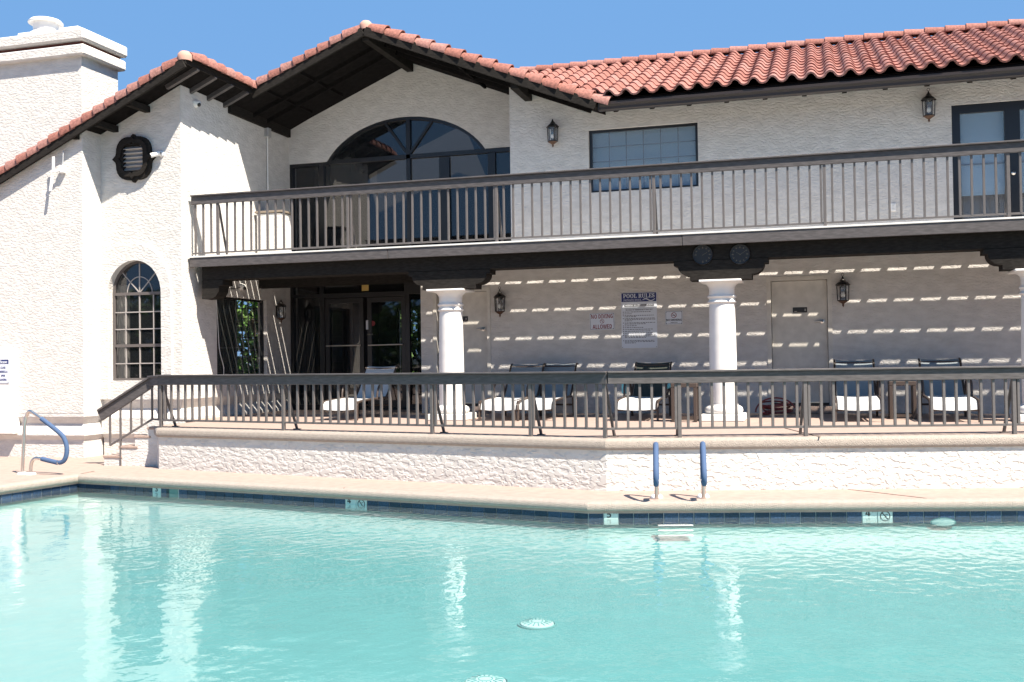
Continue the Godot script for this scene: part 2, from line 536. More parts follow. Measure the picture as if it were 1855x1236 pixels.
func waterline(basin: Node) -> void:
	var box := MB.new()
	box.box(Vector3.ZERO, Vector3(0.1475, 0.148, 0.012), 0.003)
	var bm := box.mesh()
	var gb := MB.new()
	var edges := [[POOL[2], POOL[1]], [POOL[2], POOL[3]], [POOL[1], POOL[0]]]
	for ei in 3:
		var a: Vector2 = edges[ei][0]
		var b: Vector2 = edges[ei][1]
		var d := (b - a).normalized()
		var inward := Vector2(-d.y, d.x) if ei == 0 else Vector2(d.y, -d.x)
		if ei == 0: inward = Vector2(d.y, -d.x)
		# point the face into the pool
		var mid := (a + b) / 2
		if not Geometry2D.is_point_in_polygon(mid + inward * 0.2, PackedVector2Array(POOL)): inward = -inward
		var along := Vector3(d.x, 0, d.y)
		var out := Vector3(inward.x, 0, inward.y)
		var bas := Basis(Vector3.UP.cross(out).normalized(), Vector3.UP, out)
		var count: int = int(a.distance_to(b) / 0.155)
		var pitch: float = 0.155
		if ei == 0:
			count = roundi(a.distance_to(b) / 0.155)
			pitch = a.distance_to(b) / count
		if ei == 1: count = 38
		if ei == 2: count = 30
		gb.box(Vector3(a.x, 0.01, a.y) + along * count * pitch * 0.5 - out * 0.004, Vector3(count * pitch, 0.155, 0.008), 0.0, bas)
		for i in count:
			var s: float = (i + 0.5) * pitch
			var c := Vector3(a.x, 0.01, a.y) + along * s + out * 0.004
			var which := ""
			if ei == 0:
				if i == 18 or i == 19: which = "4x" if i == 19 else "no"
				if i == 39: which = "3"
				if i == 37: continue
			elif ei == 1:
				if i == 1: which = "5"
				if i == 18: which = "4"
				if i == 19: which = "no"
			var m: Material = M.marker_tile if which else M["pool_tile_%d" % (rng.randi() % 3)]
			var o := put_mesh("depth_marker_tile" if which else "waterline_tile", bm, m, basin, Transform3D(bas, c))
			if which:
				var face := Transform3D(Basis.IDENTITY, Vector3(0, 0, 0.0065))
				if which == "no":
					no_symbol(o, face, 0.052, M.ink, M.ink, true)
				else:
					var dig := text_mesh(which.substr(0, 1), 0.0, 0.068, M.ink)
					dig.name = "digit"
					o.add_child(dig)
					dig.position = Vector3(-0.02 if which != "3" else 0.0, 0.032, 0.0075)
					if which == "5" or which == "4":
						var ft := text_mesh("FT", 0.0, 0.026, M.ink)
						ft.name = "unit_lettering"
						o.add_child(ft)
						ft.position = Vector3(0.045, 0.05, 0.0075)
	put("grout_bed", gb, M.grout, basin)
	# skimmer mouth in the far tile row
	var d0: Vector2 = (Vector2(POOL[1]) - Vector2(POOL[2])).normalized()
	var sk: Vector2 = Vector2(POOL[2]) + d0 * (37.5 * 0.155)
	var sm := MB.new()
	var bas2 := Basis(Vector3(-d0.x, 0, -d0.y), Vector3.UP, Vector3(-d0.x, 0, -d0.y).cross(Vector3.UP))
	sm.box(Vector3(sk.x, -0.005, sk.y) + bas2.z * 0.006, Vector3(0.2, 0.12, 0.008), 0.003, bas2)
	put("skimmer_flap", sm, M.skimmer_green, basin)

func no_symbol(parent: Node, face: Transform3D, r: float, ring_mat: Material, bar_mat: Material, swimmer := false) -> void:
	var m := MB.new()
	var prof := [Vector2(r, 0), Vector2(r, 0.0012), Vector2(r * 0.82, 0.0012), Vector2(r * 0.82, 0)]
	m.lathe(Vector3.ZERO, prof, 28)
	m.box(Vector3(0, 0.0007, 0), Vector3(r * 1.75, 0.0012, r * 0.17), 0.0, Basis(Vector3.UP, deg_to_rad(-45)))
	put("prohibition_symbol", m, ring_mat, parent, face * Transform3D(Basis(Vector3(1, 0, 0), PI / 2), Vector3.ZERO))
	var k := MB.new()
	if swimmer:
		k.box(Vector3(-0.1, 0.1, 0.0003) * r, Vector3(1.1 * r, 0.16 * r, 0.0008), 0, Basis(Vector3(0, 0, 1), deg_to_rad(-52)))
		k.box(Vector3(0.25, 0.28, 0.0003) * r, Vector3(0.6 * r, 0.12 * r, 0.0008), 0, Basis(Vector3(0, 0, 1), deg_to_rad(10)))
		k.box(Vector3(0.32, -0.42, 0.0003) * r, Vector3(0.24 * r, 0.24 * r, 0.0008), 0.0)
	else:
		k.box(Vector3(-0.08 * r, -0.05 * r, 0.0003), Vector3(1.1 * r, 0.2 * r, 0.0008))
		k.box(Vector3(0.5 * r, 0.18 * r, 0.0003), Vector3(0.08 * r, 0.35 * r, 0.0008))
	put("pictogram", k, bar_mat, parent, face)

func water_sheet() -> void:
	var x0 := -11.0
	var z0 := -13.3
	var dx := 0.02
	var nx := 780
	var nz := 450
	var f1 := FastNoiseLite.new()
	f1.seed = 3; f1.noise_type = FastNoiseLite.TYPE_SIMPLEX_SMOOTH; f1.frequency = 1.0; f1.fractal_type = FastNoiseLite.FRACTAL_FBM; f1.fractal_octaves = 2
	var f2 := FastNoiseLite.new()
	f2.seed = 9; f2.noise_type = FastNoiseLite.TYPE_SIMPLEX_SMOOTH; f2.frequency = 1.0; f2.fractal_type = FastNoiseLite.FRACTAL_RIDGED; f2.fractal_octaves = 2
	var hs := PackedFloat32Array()
	hs.resize(nx * nz)
	for j in nz:
		var z := z0 + j * dx
		for i in nx:
			var x := x0 + i * dx
			# breeze ruffles the middle and right of the pool more than the left corner
			var amp: float = 0.30 + 0.70 * smoothstep(-8.0, -4.0, x)
			amp *= 0.40 + 0.60 * smoothstep(-6.6, -8.6, z)
			var h: float = f1.get_noise_2d(x * 1.0, z * 1.3) * 0.0030
			h += f2.get_noise_2d(x * 4.2 + z * 0.8, z * 3.4 - x * 0.6) * 0.0020 * amp
			h += f1.get_noise_2d(x * 7.5 + 40.0, z * 5.5 + x) * 0.0019 * amp
			h += f1.get_noise_2d(x * 13.0 - z * 2.0 + 90.0, z * 10.0) * 0.0008 * amp
			hs[j * nx + i] = h
	var vs := PackedVector3Array()
	var ns := PackedVector3Array()
	vs.resize(nx * nz); ns.resize(nx * nz)
	for j in nz:
		for i in nx:
			var k := j * nx + i
			vs[k] = Vector3(x0 + i * dx, hs[k], z0 + j * dx)
			var l: float = hs[k - 1] if i > 0 else hs[k]
			var r: float = hs[k + 1] if i < nx - 1 else hs[k]
			var u: float = hs[k - nx] if j > 0 else hs[k]
			var d: float = hs[k + nx] if j < nz - 1 else hs[k]
			ns[k] = Vector3((l - r) / (2 * dx), 1.0, (u - d) / (2 * dx)).normalized()
	var ix := PackedInt32Array()
	for j in nz - 1:
		for i in nx - 1:
			var k := j * nx + i
			ix.append_array(PackedInt32Array([k, k + 1, k + nx, k + 1, k + nx + 1, k + nx]))
	var a: Array = []
	a.resize(Mesh.ARRAY_MAX)
	a[Mesh.ARRAY_VERTEX] = vs; a[Mesh.ARRAY_NORMAL] = ns; a[Mesh.ARRAY_INDEX] = ix
	var am := ArrayMesh.new()
	am.add_surface_from_arrays(Mesh.PRIMITIVE_TRIANGLES, a)
	struct(put_mesh("water", am, M.water))

# ---------------------------------------------------------------- raised terrace with its rough stucco wall
const WALLP := [Vector2(-9.046, -12.808), Vector2(-2.289, -11.462), Vector2(8.0, -13.93)]

func terrace() -> void:
	var w := MB.new()
	# the end of the wall curves back to the stairs
	var path: Array = [Vector2(-9.43, -13.20), Vector2(-9.30, -13.05), Vector2(-9.20, -12.93), WALLP[0], WALLP[1], WALLP[2]]
	path = [Vector2(-9.30, -13.12), WALLP[0], WALLP[1], WALLP[2]]
	w.sweep(path, [Vector2(0, 0.66), Vector2(0.0, 0.10)])
	var t := put("terrace_wall", w, M.rough_stucco)
	struct(t)
	var cap := MB.new()
	cap.sweep(path, [Vector2(-0.14, DY + 0.004), Vector2(0.0, DY + 0.003), Vector2(0.026, DY - 0.010), Vector2(0.040, DY - 0.036), Vector2(0.042, DY - 0.085), Vector2(0.034, DY - 0.112), Vector2(-0.01, DY - 0.130)], true)
	put("cap", cap, M.coping, t)
	var crack := MB.new()
	crack.bar(Vector3(0.02, DY + 0.004, -11.95), Vector3(-0.45, DY + 0.004, -13.6), 0.014, 0.004)
	var fl := MB.new()
	var poly := PackedVector2Array([Vector2(-9.30, -13.12), Vector2(-9.046, -12.80), Vector2(-2.289, -11.46), Vector2(8.0, -13.93), Vector2(8.0, -18.4), Vector2(-9.9, -18.4), Vector2(-9.9, -14.62), Vector2(-9.44, -14.62), Vector2(-9.44, -13.12)])
	var idx := Geometry2D.triangulate_polygon(poly)
	for k in range(0, idx.size(), 3):
		var a := poly[idx[k]]; var b := poly[idx[k + 1]]; var c := poly[idx[k + 2]]
		var A := Vector3(a.x, DY, a.y); var B := Vector3(b.x, DY, b.y); var C := Vector3(c.x, DY, c.y)
		if (B - A).cross(C - A).y > 0: fl.tri(A, B, C)
		else: fl.tri(A, C, B)
	var f := put("terrace_floor", fl, M.pavement)
	struct(f)
	put("expansion_joint", crack, M.bark, f)

# ---------------------------------------------------------------- house
func roof_y(x: float) -> float:   # underside of the gable roof
	if x > RX: return 7.29 - 0.40 * (x - RX)
	if x > -9.366: return 7.29 - 0.40 * (RX - x)
	return 6.4396 - 0.456 * (-9.366 - x) - 0.03

func arch(cx: float, y0: float, rx: float, ry: float, a0: float, a1: float, n: int) -> PackedVector2Array:
	var p := PackedVector2Array()
	for i in n + 1:
		var a := deg_to_rad(lerpf(a0, a1, float(i) / n))
		p.append(Vector2(cx + rx * cos(a), y0 + ry * sin(a)))
	return p

func wing_hole() -> PackedVector2Array:
	var p := PackedVector2Array([Vector2(-11.205, 1.41), Vector2(-10.19, 1.41)])
	p.append_array(arch(-10.6975, 2.84, 0.5075, 0.54, 0, 180, 20))
	return p

func arch_hole(inset := 0.0) -> PackedVector2Array:
	# balcony window: side light, segmental arch, side light
	var p := PackedVector2Array([Vector2(-9.82 + inset, 3.42), Vector2(-4.9, 3.42), Vector2(-4.9, 5.57 - inset), Vector2(-5.80, 5.57 - inset)])
	var a := arch(-7.40, 5.05, 1.76 - inset, 1.235 - inset, 24, 156, 28)
	p.append_array(a)
	p.append(Vector2(-9.03, 5.54 - inset))
	p.append(Vector2(-9.82 + inset, 5.54 - inset))
	return p

func on_x(x: float, facing := 1.0) -> Transform3D:
	# local x runs towards -z for a wall whose front faces +x
	return Transform3D(Basis(Vector3(0, 0, -1), Vector3.UP, Vector3(1, 0, 0)), Vector3(x, 0, 0))

func house_shell() -> void:
	house = thing("clubhouse", "white stucco two storey clubhouse with red tiled gable roofs and brown timber balcony", "building")
	# long wall of both storeys, right of the recess
	var w := MB.new()
	var o := PackedVector2Array([Vector2(-6.64, 0.5), Vector2(8, 0.5), Vector2(8, 6.12), Vector2(-3.5, 6.12), Vector2(-4.97, 6.37), Vector2(-4.97, 3.28), Vector2(-6.64, 3.28)])
	var holes := [rect2(-3.60, 4.435, -1.79, 5.487), rect2(2.03, 3.42, 4.2, 5.44), rect2(-6.36, DY + 0.08, -5.41, 2.87), rect2(-0.70, DY + 0.08, 0.19, 2.87)]
	w.panel(o, holes, 1.22, Transform3D(Basis.IDENTITY, Vector3(0, 0, Z2)))
	put("wall", w, M.stucco, house)
	# recessed wall with the arched window above, glazed entrance below
	var r := MB.new()
	var ro := PackedVector2Array([Vector2(-9.95, 3.26), Vector2(-4.8, 3.26), Vector2(-4.8, 6.31), Vector2(RX, 7.30), Vector2(-9.95, 6.22)])
	r.panel(ro, [arch_hole()], 0.2, Transform3D(Basis.IDENTITY, Vector3(0, 0, Z1)))
	put("wall", r, M.stucco, house)
	# wing front
	var f := MB.new()
	var fo := PackedVector2Array([Vector2(XW - 0.05, 1.10), Vector2(XS - 0.005, 1.10), Vector2(XS - 0.005, roof_y(XS) + 0.02), Vector2(XW - 0.05, roof_y(XW) + 0.02)])
	f.panel(fo, [wing_hole()], 0.2, Transform3D(Basis.IDENTITY, Vector3(0, 0, ZW)))
	put("wall", f, M.stucco, house)
	# raised band round the arched window of the wing
	var ring := MB.new()
	var outer := PackedVector2Array([Vector2(-10.0, 2.84)])
	outer = arch(-10.6975, 2.84, 0.70, 0.82, -6, 186, 28)
	var inner := arch(-10.6975, 2.84, 0.5075, 0.54, 0, 180, 20)
	var rp := PackedVector2Array([Vector2(-10.19, 1.105), Vector2(-10.0, 1.105)])
	rp.append_array(arch(-10.6975, 2.84, 0.69, 0.80, 0, 180, 28))
	rp.append(Vector2(-11.385, 1.105)); rp.append(Vector2(-11.205, 1.105))
	var inn := arch(-10.6975, 2.84, 0.5075, 0.54, 180, 0, 20)
	rp.append_array(inn)
	ring.panel(rp, [], 0.06, Transform3D(Basis.IDENTITY, Vector3(0, 0, ZW + 0.055)))
	put("window_surround", ring, M.stucco, house)
	# wing side
	var s := MB.new()
	var so := PackedVector2Array([Vector2(-ZW + 0.2, 1.10), Vector2(-Z1 + 0.3, 1.10), Vector2(-Z1 + 0.3, roof_y(XS) + 0.02), Vector2(-ZW + 0.2, roof_y(XS) + 0.02)])
	so[0].x = -ZW + 0.004; so[3].x = -ZW + 0.004
	s.panel(so, [rect2(15.565, 1.40, 17.25, 2.835)], 0.18, on_x(XS))
	put("wall", s, M.stucco, house)
	# left bay: front, right return, and the chimney that rises from it
	var b := MB.new()
	b.panel(PackedVector2Array([Vector2(-14.6, 0.84), Vector2(XW - 0.005, 0.84), Vector2(XW - 0.005, roof_y(XW) + 0.02), Vector2(-14.6, roof_y(-14.6) + 0.02)]), [], 0.2, Transform3D(Basis.IDENTITY, Vector3(0, 0, ZL)))
	b.panel(PackedVector2Array([Vector2(-ZL + 0.004, 0.84), Vector2(-ZW + 0.1, 0.84), Vector2(-ZW + 0.1, roof_y(XW) + 0.02), Vector2(-ZL + 0.004, roof_y(XW) + 0.02)]), [], 0.2, on_x(XW))
	put("wall", b, M.stucco, house)
	# flared base mouldings
	var base := MB.new()
	base.sweep([Vector2(-14.6, ZL), Vector2(XW, ZL), Vector2(XW, ZW - 0.15)], [Vector2(0, 0.84), Vector2(-0.08, 0.725), Vector2(0.0, 0.555), Vector2(0.0, 0.535), Vector2(-0.06, 0.457), Vector2(-0.06, 0.05)])
	put("base_moulding", base, M.stucco, house)
	var base2 := MB.new()
	base2.sweep([Vector2(XW - 0.02, ZW), Vector2(XS, ZW), Vector2(XS, Z1)], [Vector2(0, 1.10), Vector2(-0.09, 0.95), Vector2(0.0, 0.80), Vector2(0.0, 0.535), Vector2(-0.06, 0.457), Vector2(-0.06, 0.05)])
	put("base_moulding", base2, M.stucco, house)
	# back and end walls, floors
	var back := MB.new()
	back.span(-14.6, -12.55, 0.1, 6.0, -20.7, -20.5)
	back.span(-11.55, -9.6, 0.1, 6.6, -20.7, -20.5)
	back.span(-12.55, -11.55, 3.25, 6.0, -20.7, -20.5)
	back.span(-12.55, -11.55, 0.1, 1.2, -20.7, -20.5)
	back.span(-14.8, -14.6, 0.1, 4.5, -20.7, ZL)
	back.span(-10.3, -10.1, 0.1, 7.0, -23.0, Z1 - 0.45)
	back.span(-10.3, -9.62, 0.1, 7.6, -23.2, -23.0)
	back.span(-9.62, -9.08, 2.95, 7.6, -23.2, -23.0)
	back.span(-9.62, -9.08, 0.1, 1.15, -23.2, -23.0)
	back.span(-9.08, 8.0, 0.1, 7.6, -23.2, -23.0)
	back.span(-5.0, -4.8, 0.1, 6.2, -23.0, Z2 - 1.22)
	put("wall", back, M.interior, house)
	var floors := MB.new()
	floors.span(-10.1, 8.0, 3.16, 3.30, -23.0, Z1 - 0.2)
	floors.span(-14.6, XS - 0.2, 3.55, 3.65, -20.5, ZW - 0.22)
	floors.span(-14.6, -4.8, 0.60, 0.74, -23.0, ZW - 0.3)
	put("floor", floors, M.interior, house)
	# chimney
	var ch := MB.new()
	ch.span(-15.2, XW - 0.006, 0.9, 6.71, -15.02, ZL + 0.004)
	var chim := put("chimney", ch, M.stucco, house)
	var c1 := MB.new()
	c1.span(-15.4, -11.25, 6.69, 6.865, -15.10, ZL + 0.11, 0.025)
	put("band", c1, M.stucco, chim)
	var bk := MB.new()
	bk.span(-15.3, -11.33, 6.865, 6.925, -15.04, ZL + 0.03)
	put("brick_course", bk, M.brick_red, chim)
	var c2 := MB.new()
	c2.span(-15.4, -11.23, 6.925, 7.115, -15.12, ZL + 0.13, 0.03)
	put("band", c2, M.stucco, chim)
	var c3 := MB.new()
	c3.span(-11.87, -11.48, 7.115, 7.225, -14.98, -14.17, 0.015)
	put("cap", c3, M.smooth_white, chim)
	var c4 := MB.new()
	c4.box(Vector3(-12.35, 7.16, -14.45), Vector3(0.62, 0.10, 0.62), 0.015)
	c4.lathe(Vector3(-12.35, 7.21, -14.45), [Vector2(0.24, 0), Vector2(0.24, 0.05), Vector2(0.20, 0.07), Vector2(0.20, 0.24)], 28)
	put("flue_pipe", c4, M.white_plastic, chim)
	var c5 := MB.new()
	c5.lathe(Vector3(-12.35, 7.44, -14.45), [Vector2(0.19, -0.01), Vector2(0.275, -0.02), Vector2(0.28, 0.0), Vector2(0.24, 0.04), Vector2(0.14, 0.072), Vector2(0.0, 0.085)], 28)
	put("rain_cap", c5, M.white_plastic, chim)

func rect2(x0: float, y0: float, x1: float, y1: float) -> PackedVector2Array:
	return PackedVector2Array([Vector2(x0, y0), Vector2(x1, y0), Vector2(x1, y1), Vector2(x0, y1)])

# ---------------------------------------------------------------- roofs
func barrel(r0: float, r1: float, length: float, a0 := -105.0, a1 := 105.0) -> ArrayMesh:
	# half pipe along +z (down-slope end at z = length, wider); crown at +y
	var m := MB.new()
	var seg := 11
	var t := 0.016
	for i in seg:
		var a := deg_to_rad(lerpf(a0, a1, float(i) / seg))
		var b := deg_to_rad(lerpf(a0, a1, float(i + 1) / seg))
		var da := Vector3(sin(a), cos(a), 0)
		var db := Vector3(sin(b), cos(b), 0)
		var z := Vector3(0, 0, length)
		m.squad(da * r0, da * r1 + z, db * r1 + z, db * r0, da, da, db, db)
		m.quad(da * (r1 - t) + z, db * (r1 - t) + z, db * r1 + z, da * r1 + z)
		m.squad(db * (r0 - t), db * (r1 - t) + z, da * (r1 - t) + z, da * (r0 - t), -db, -db, -da, -da)
	for a in [a0, a1]:
		var d := Vector3(sin(deg_to_rad(a)), cos(deg_to_rad(a)), 0)
		var z := Vector3(0, 0, length)
		if a == a1: m.quad(d * r0, d * r1 + z, d * (r1 - t) + z, d * (r0 - t))
		else: m.quad(d * (r0 - t), d * (r1 - t) + z, d * r1 + z, d * r0)
	return m.mesh()

func s_tile() -> ArrayMesh:
	var m := MB.new()
	var w := 0.2787
	var length := 0.43
	var t := 0.026
	var pts: Array = []
	var nn: Array = []
	var seg := 14
	for i in seg + 1:
		var u: float = float(i) / seg * 1.04
		pts.append(Vector2(u * w, s_height(u)))
	for i in seg + 1:
		var a: Vector2 = pts[maxi(i - 1, 0)]
		var b: Vector2 = pts[mini(i + 1, seg)]
		var d := (b - a).normalized()
		nn.append(Vector3(-d.y, d.x, 0))
	for i in seg:
		var a := Vector3(pts[i].x, pts[i].y, 0)
		var b := Vector3(pts[i + 1].x, pts[i + 1].y, 0)
		var z := Vector3(0, 0, length)
		var lift := Vector3(0, 0.026, 0)
		m.squad(a, a + z + lift, b + z + lift, b, nn[i], nn[i], nn[i + 1], nn[i + 1])
		var ia: Vector3 = -nn[i] * t
		var ib: Vector3 = -nn[i + 1] * t
		m.quad(a + z + lift + ia, b + z + lift + ib, b + z + lift, a + z + lift)
		m.quad(b + ib, b + z + lift + ib, a + z + lift + ia, a + ia)
	return m.mesh()

func s_height(u: float) -> float:
	var q := fposmod(u, 1.0)
	if q < 0.62: return 0.004 + 0.072 * pow(maxf(0.0, sin(PI * q / 0.62)), 0.7)
	return 0.004 - 0.018 * sin(PI * (q - 0.62) / 0.38)

func roofs() -> void:
	var gable := MB.new()
	# slabs: left slope, its forward part over the wing, right slope
	var slab := func(m: MB, x0: float, x1: float, z0: float, z1: float, th: float) -> void:
		var ya := roof_y(x0); var yb := roof_y(x1)
		if absf(x1 + 9.366) < 0.001 and x0 < x1: yb = roof_y(-9.3661)
		var p := [Vector3(x0, ya, z1), Vector3(x1, yb, z1), Vector3(x1, yb, z0), Vector3(x0, ya, z0)]
		var u := Vector3(0, th, 0)
		m.quad(p[3], p[2], p[1], p[0])
		m.quad(p[0] + u, p[1] + u, p[2] + u, p[3] + u)
		for i in 4: m.quad(p[i], p[(i + 1) % 4], p[(i + 1) % 4] + u, p[i] + u)
	slab.call(gable, -9.366, RX, -22.5, ZB - 0.002, 0.06)
	slab.call(gable, -15.0, -9.366, -22.5, ZR - 0.002, 0.06)
	slab.call(gable, RX, -3.3, -22.5, ZB - 0.002, 0.06)
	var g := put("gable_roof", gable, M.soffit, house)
	# barge boards
	var nrm := func(x: float) -> Vector3: return Vector3(x, roof_y(x), 0)
	for q in [[RX - 0.02, -9.39, ZB], [RX + 0.0, -3.28, ZB], [-9.38, -14.9, ZR]]:
		var m := MB.new()
		var a := Vector3(q[0], roof_y(q[0]) - 0.035, q[2] + 0.02)
		var b := Vector3(q[1], roof_y(q[1] - 0.001) - 0.035, q[2] + 0.02)
		m.bar(a, b, 0.045, 0.155, 0.004)
		put("barge_board", m, M.dark_wood, g)
	# rafters and purlins under the overhang
	for x in [RX, -4.63]:
		var m := MB.new()
		var y := roof_y(x) - 0.10
		m.span(x - 0.065, x + 0.065, y - 0.085, y + 0.085 - (0.03 if x > RX else 0.0), Z1 + 0.05, ZB - 0.03, 0.006)
		put("purlin", m, M.dark_wood, g)
	var hd := MB.new()
	hd.span(XS - 0.1, XS + 0.06, 6.06, 6.245, Z1 + 0.02, ZB + 0.08, 0.005)
	put("purlin", hd, M.dark_wood, g)
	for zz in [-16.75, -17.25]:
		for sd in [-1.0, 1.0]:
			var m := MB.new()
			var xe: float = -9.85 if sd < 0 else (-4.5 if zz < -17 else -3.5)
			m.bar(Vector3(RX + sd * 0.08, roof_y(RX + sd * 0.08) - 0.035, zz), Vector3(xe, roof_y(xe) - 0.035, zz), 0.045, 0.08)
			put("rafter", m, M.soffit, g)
	for x in [-8.55, -9.2, -5.7]:
		var m := MB.new()
		m.span(x - 0.02, x + 0.02, roof_y(x) - 0.07, roof_y(x) - 0.01, -17.9, ZB - 0.1)
		put("rafter", m, M.soffit, g)
	# rafter tails of the wing roof, past its high side
	for zz in [-14.35, -14.85, -15.35, -15.85]:
		var m := MB.new()
		m.bar(Vector3(-9.37, 6.385, zz), Vector3(-9.95, 6.13, zz), 0.07, 0.11, 0.004)
		put("rafter_tail", m, M.trim, g)
	var edge := MB.new()
	edge.span(-9.39, -9.36, 6.36, 6.47, ZB + 0.02, ZR + 0.02)
	put("barge_board", edge, M.dark_wood, g)
	for q in [[XW + 0.30, 0.0], [-10.45, 0.0], [XW - 0.1, 0.0]]:
		var m := MB.new()
		var x: float = q[0]
		m.span(x - 0.05, x + 0.05, roof_y(x) - 0.12, roof_y(x) - 0.02, ZW - 0.05, ZR - 0.03)
		put("rafter", m, M.dark_wood, g)
	# barge tiles
	var bt := barrel(0.100, 0.148, 0.37)
	var rake := func(xa: float, xb: float, z: float, step: float) -> void:
		var dir := Vector3(signf(xb - xa), 0, 0)
		var ya := roof_y(xa); var yb := roof_y(xb)
		var d := Vector3(xb - xa, yb - ya, 0)
		var L := d.length()
		d = d.normalized()
		var side := Vector3(0, 0, 1)
		var nn := side.cross(d).normalized()
		if nn.y < 0: nn = -nn
		var xx := nn.cross(d).normalized()
		var k := 0
		var s := 0.02
		while s < L:
			var lift := nn * 0.030
			var bas := Basis(xx, nn, d) * Basis(Vector3(1, 0, 0), -0.05 + rng.randf_range(-0.012, 0.012))
			put_mesh("barge_tile", bt, M["clay_%d" % (rng.randi() % 5)], g, Transform3D(bas, Vector3(xa, ya, z - 0.070 + rng.randf_range(-0.006, 0.006)) + d * (s - 0.06) + lift))
			s += step
			k += 1
	rake.call(RX - 0.05, -9.30, ZB, 0.252)
	rake.call(RX + 0.05, -3.30, ZB, 0.292)
	rake.call(-9.42, -14.6, ZR, 0.235)
	# crown pieces where the two rakes meet
	for q in [[RX, ZB, 7.40], [-9.42, ZR, 6.52]]:
		var m := MB.new()
		m.lathe(Vector3(q[0], q[2] - 0.06, q[1] - 0.06), [Vector2(0.11, -0.05), Vector2(0.122, 0.02), Vector2(0.11, 0.07), Vector2(0.07, 0.115), Vector2(0.0, 0.13)], 14, Basis.from_scale(Vector3(0.95, 0.9, 1)))
		put("barge_tile", m, M.mortar, g)
	# tiles along the high side of the wing roof
	var k2 := 0
	var zz2 := ZR - 0.1
	while zz2 > ZB + 0.05:
		var bas := Basis(Vector3(-1, 0, 0), Vector3.UP, Vector3(0, 0, -1)) * Basis(Vector3(1, 0, 0), -0.04)
		put_mesh("edge_tile", bt, M["clay_%d" % (k2 % 5)], g, Transform3D(bas, Vector3(-9.40, 6.475, zz2)))
		zz2 -= 0.27
		k2 += 1
	# ---- right roof
	var m := MB.new()
	var y0 := 5.80
	var sl := 0.405
	var zr := -20.0
	var yr := y0 + sl * (ZB - zr)
	var p := [Vector3(-7.2, y0 - 0.05, ZB - 0.03), Vector3(8, y0 - 0.05, ZB - 0.03), Vector3(8, yr - 0.05, zr), Vector3(-7.2, yr - 0.05, zr)]
	p[0] = Vector3(-3.35, y0 - 0.05, ZB - 0.03)
	m.quad(p[0], p[1], p[2], p[3])
	var dn := Vector3(0, -0.06, 0)
	m.quad(p[3] + dn, p[2] + dn, p[1] + dn, p[0] + dn)
	m.quad(p[0] + dn, p[1] + dn, p[1], p[0])
	m.quad(p[3], p[2], Vector3(8, y0 - 0.4, -23.4), Vector3(-7.2, y0 - 0.4, -23.4))
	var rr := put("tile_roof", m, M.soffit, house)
	var fas := MB.new()
	fas.span(-3.3, 8.0, 5.66, 5.80, ZB - 0.16, ZB - 0.13)
	put("fascia", fas, M.dark_wood, rr)
	var gut := MB.new()
	gut.sweep([Vector2(-3.24, ZB - 0.12), Vector2(8, ZB - 0.12)], [Vector2(0.0, 5.585), Vector2(0.07, 5.585), Vector2(0.085, 5.60), Vector2(0.09, 5.64), Vector2(0.115, 5.675), Vector2(0.118, 5.715), Vector2(0.105, 5.722), Vector2(0.10, 5.71)].map(func(q): return q))
	flip(gut)
	gut.span(-3.245, -3.235, 5.585, 5.72, ZB - 0.12, ZB - 0.005)
	put("gutter", gut, M.gutter, rr)
	var x := -3.0
	while x < 4.2:
		var t := MB.new()
		t.bar(Vector3(x, 5.632, ZB - 0.17), Vector3(x, 5.632 + 0.405 * 0.72, ZB - 0.89), 0.07, 0.11, 0.003)
		put("rafter_tail", t, M.dark_wood, rr)
		x += 0.578
	# S tiles
	var tm := s_tile()
	var across := Vector3(1, 0, 0)
	var down := Vector3(0, -sl, 1).normalized()
	var upn := Vector3(0, 1, sl).normalized()
	var expo := 0.357
	var spots: Array = []
	for row in 12:
		for col in range(-14, 30):
			var xx := -3.16 + col * 0.2787
			if xx > 4.45: continue
			var c := Vector3(xx, y0, ZB + 0.0) - down * (row * expo + 0.40) + upn * 0.0
			# left of the eave corner only the part above the gable's slope shows
			if xx < -3.3 and c.y - 0.17 < roof_y(xx) + 0.02: continue
			if xx < -5.6: continue
			spots.append([c, row])
	spots.sort_custom(func(a, b): return a[0].distance_to(Vector3(0, 1.65, 0)) < b[0].distance_to(Vector3(0, 1.65, 0)))
	var rest := SurfaceTool.new()
	var any := false
	for i in spots.size():
		var c: Vector3 = spots[i][0] + Vector3(rng.randf_range(-0.004, 0.004), 0, 0) + down * rng.randf_range(-0.006, 0.006) + upn * rng.randf_range(0, 0.005)
		var xf := Transform3D(Basis(across, upn, down), c)
		if i < 296:
			put_mesh("roof_tile", tm, M["clay_%d" % (rng.randi() % 5)], rr, xf)
		else:
			rest.append_from(tm, 0, xf)
			any = true
	if any:
		var o := put_mesh("far_roof_tiles", rest.commit(), M.clay_0, rr)
		o.set_meta("kind", "stuff")
	# ridge tiles
	var rt := barrel(0.085, 0.102, 0.42)
	x = -5.6
	while x < 4.6:
		var bas := Basis(Vector3(0, 0, 1), Vector3.UP, Vector3(-1, 0, 0)) * Basis(Vector3(1, 0, 0), -0.045)
		put_mesh("ridge_tile", rt, M["clay_%d" % (rng.randi() % 5)], rr, Transform3D(bas, Vector3(x + 0.4, yr + 0.045, zr + 0.0)))
		x += 0.345

# ---------------------------------------------------------------- windows and doors
func frame_bar(m: MB, x0: float, y0: float, x1: float, y1: float, z: float, d: float) -> void:
	m.span(x0, x1, y0, y1, z - d / 2, z + d / 2)

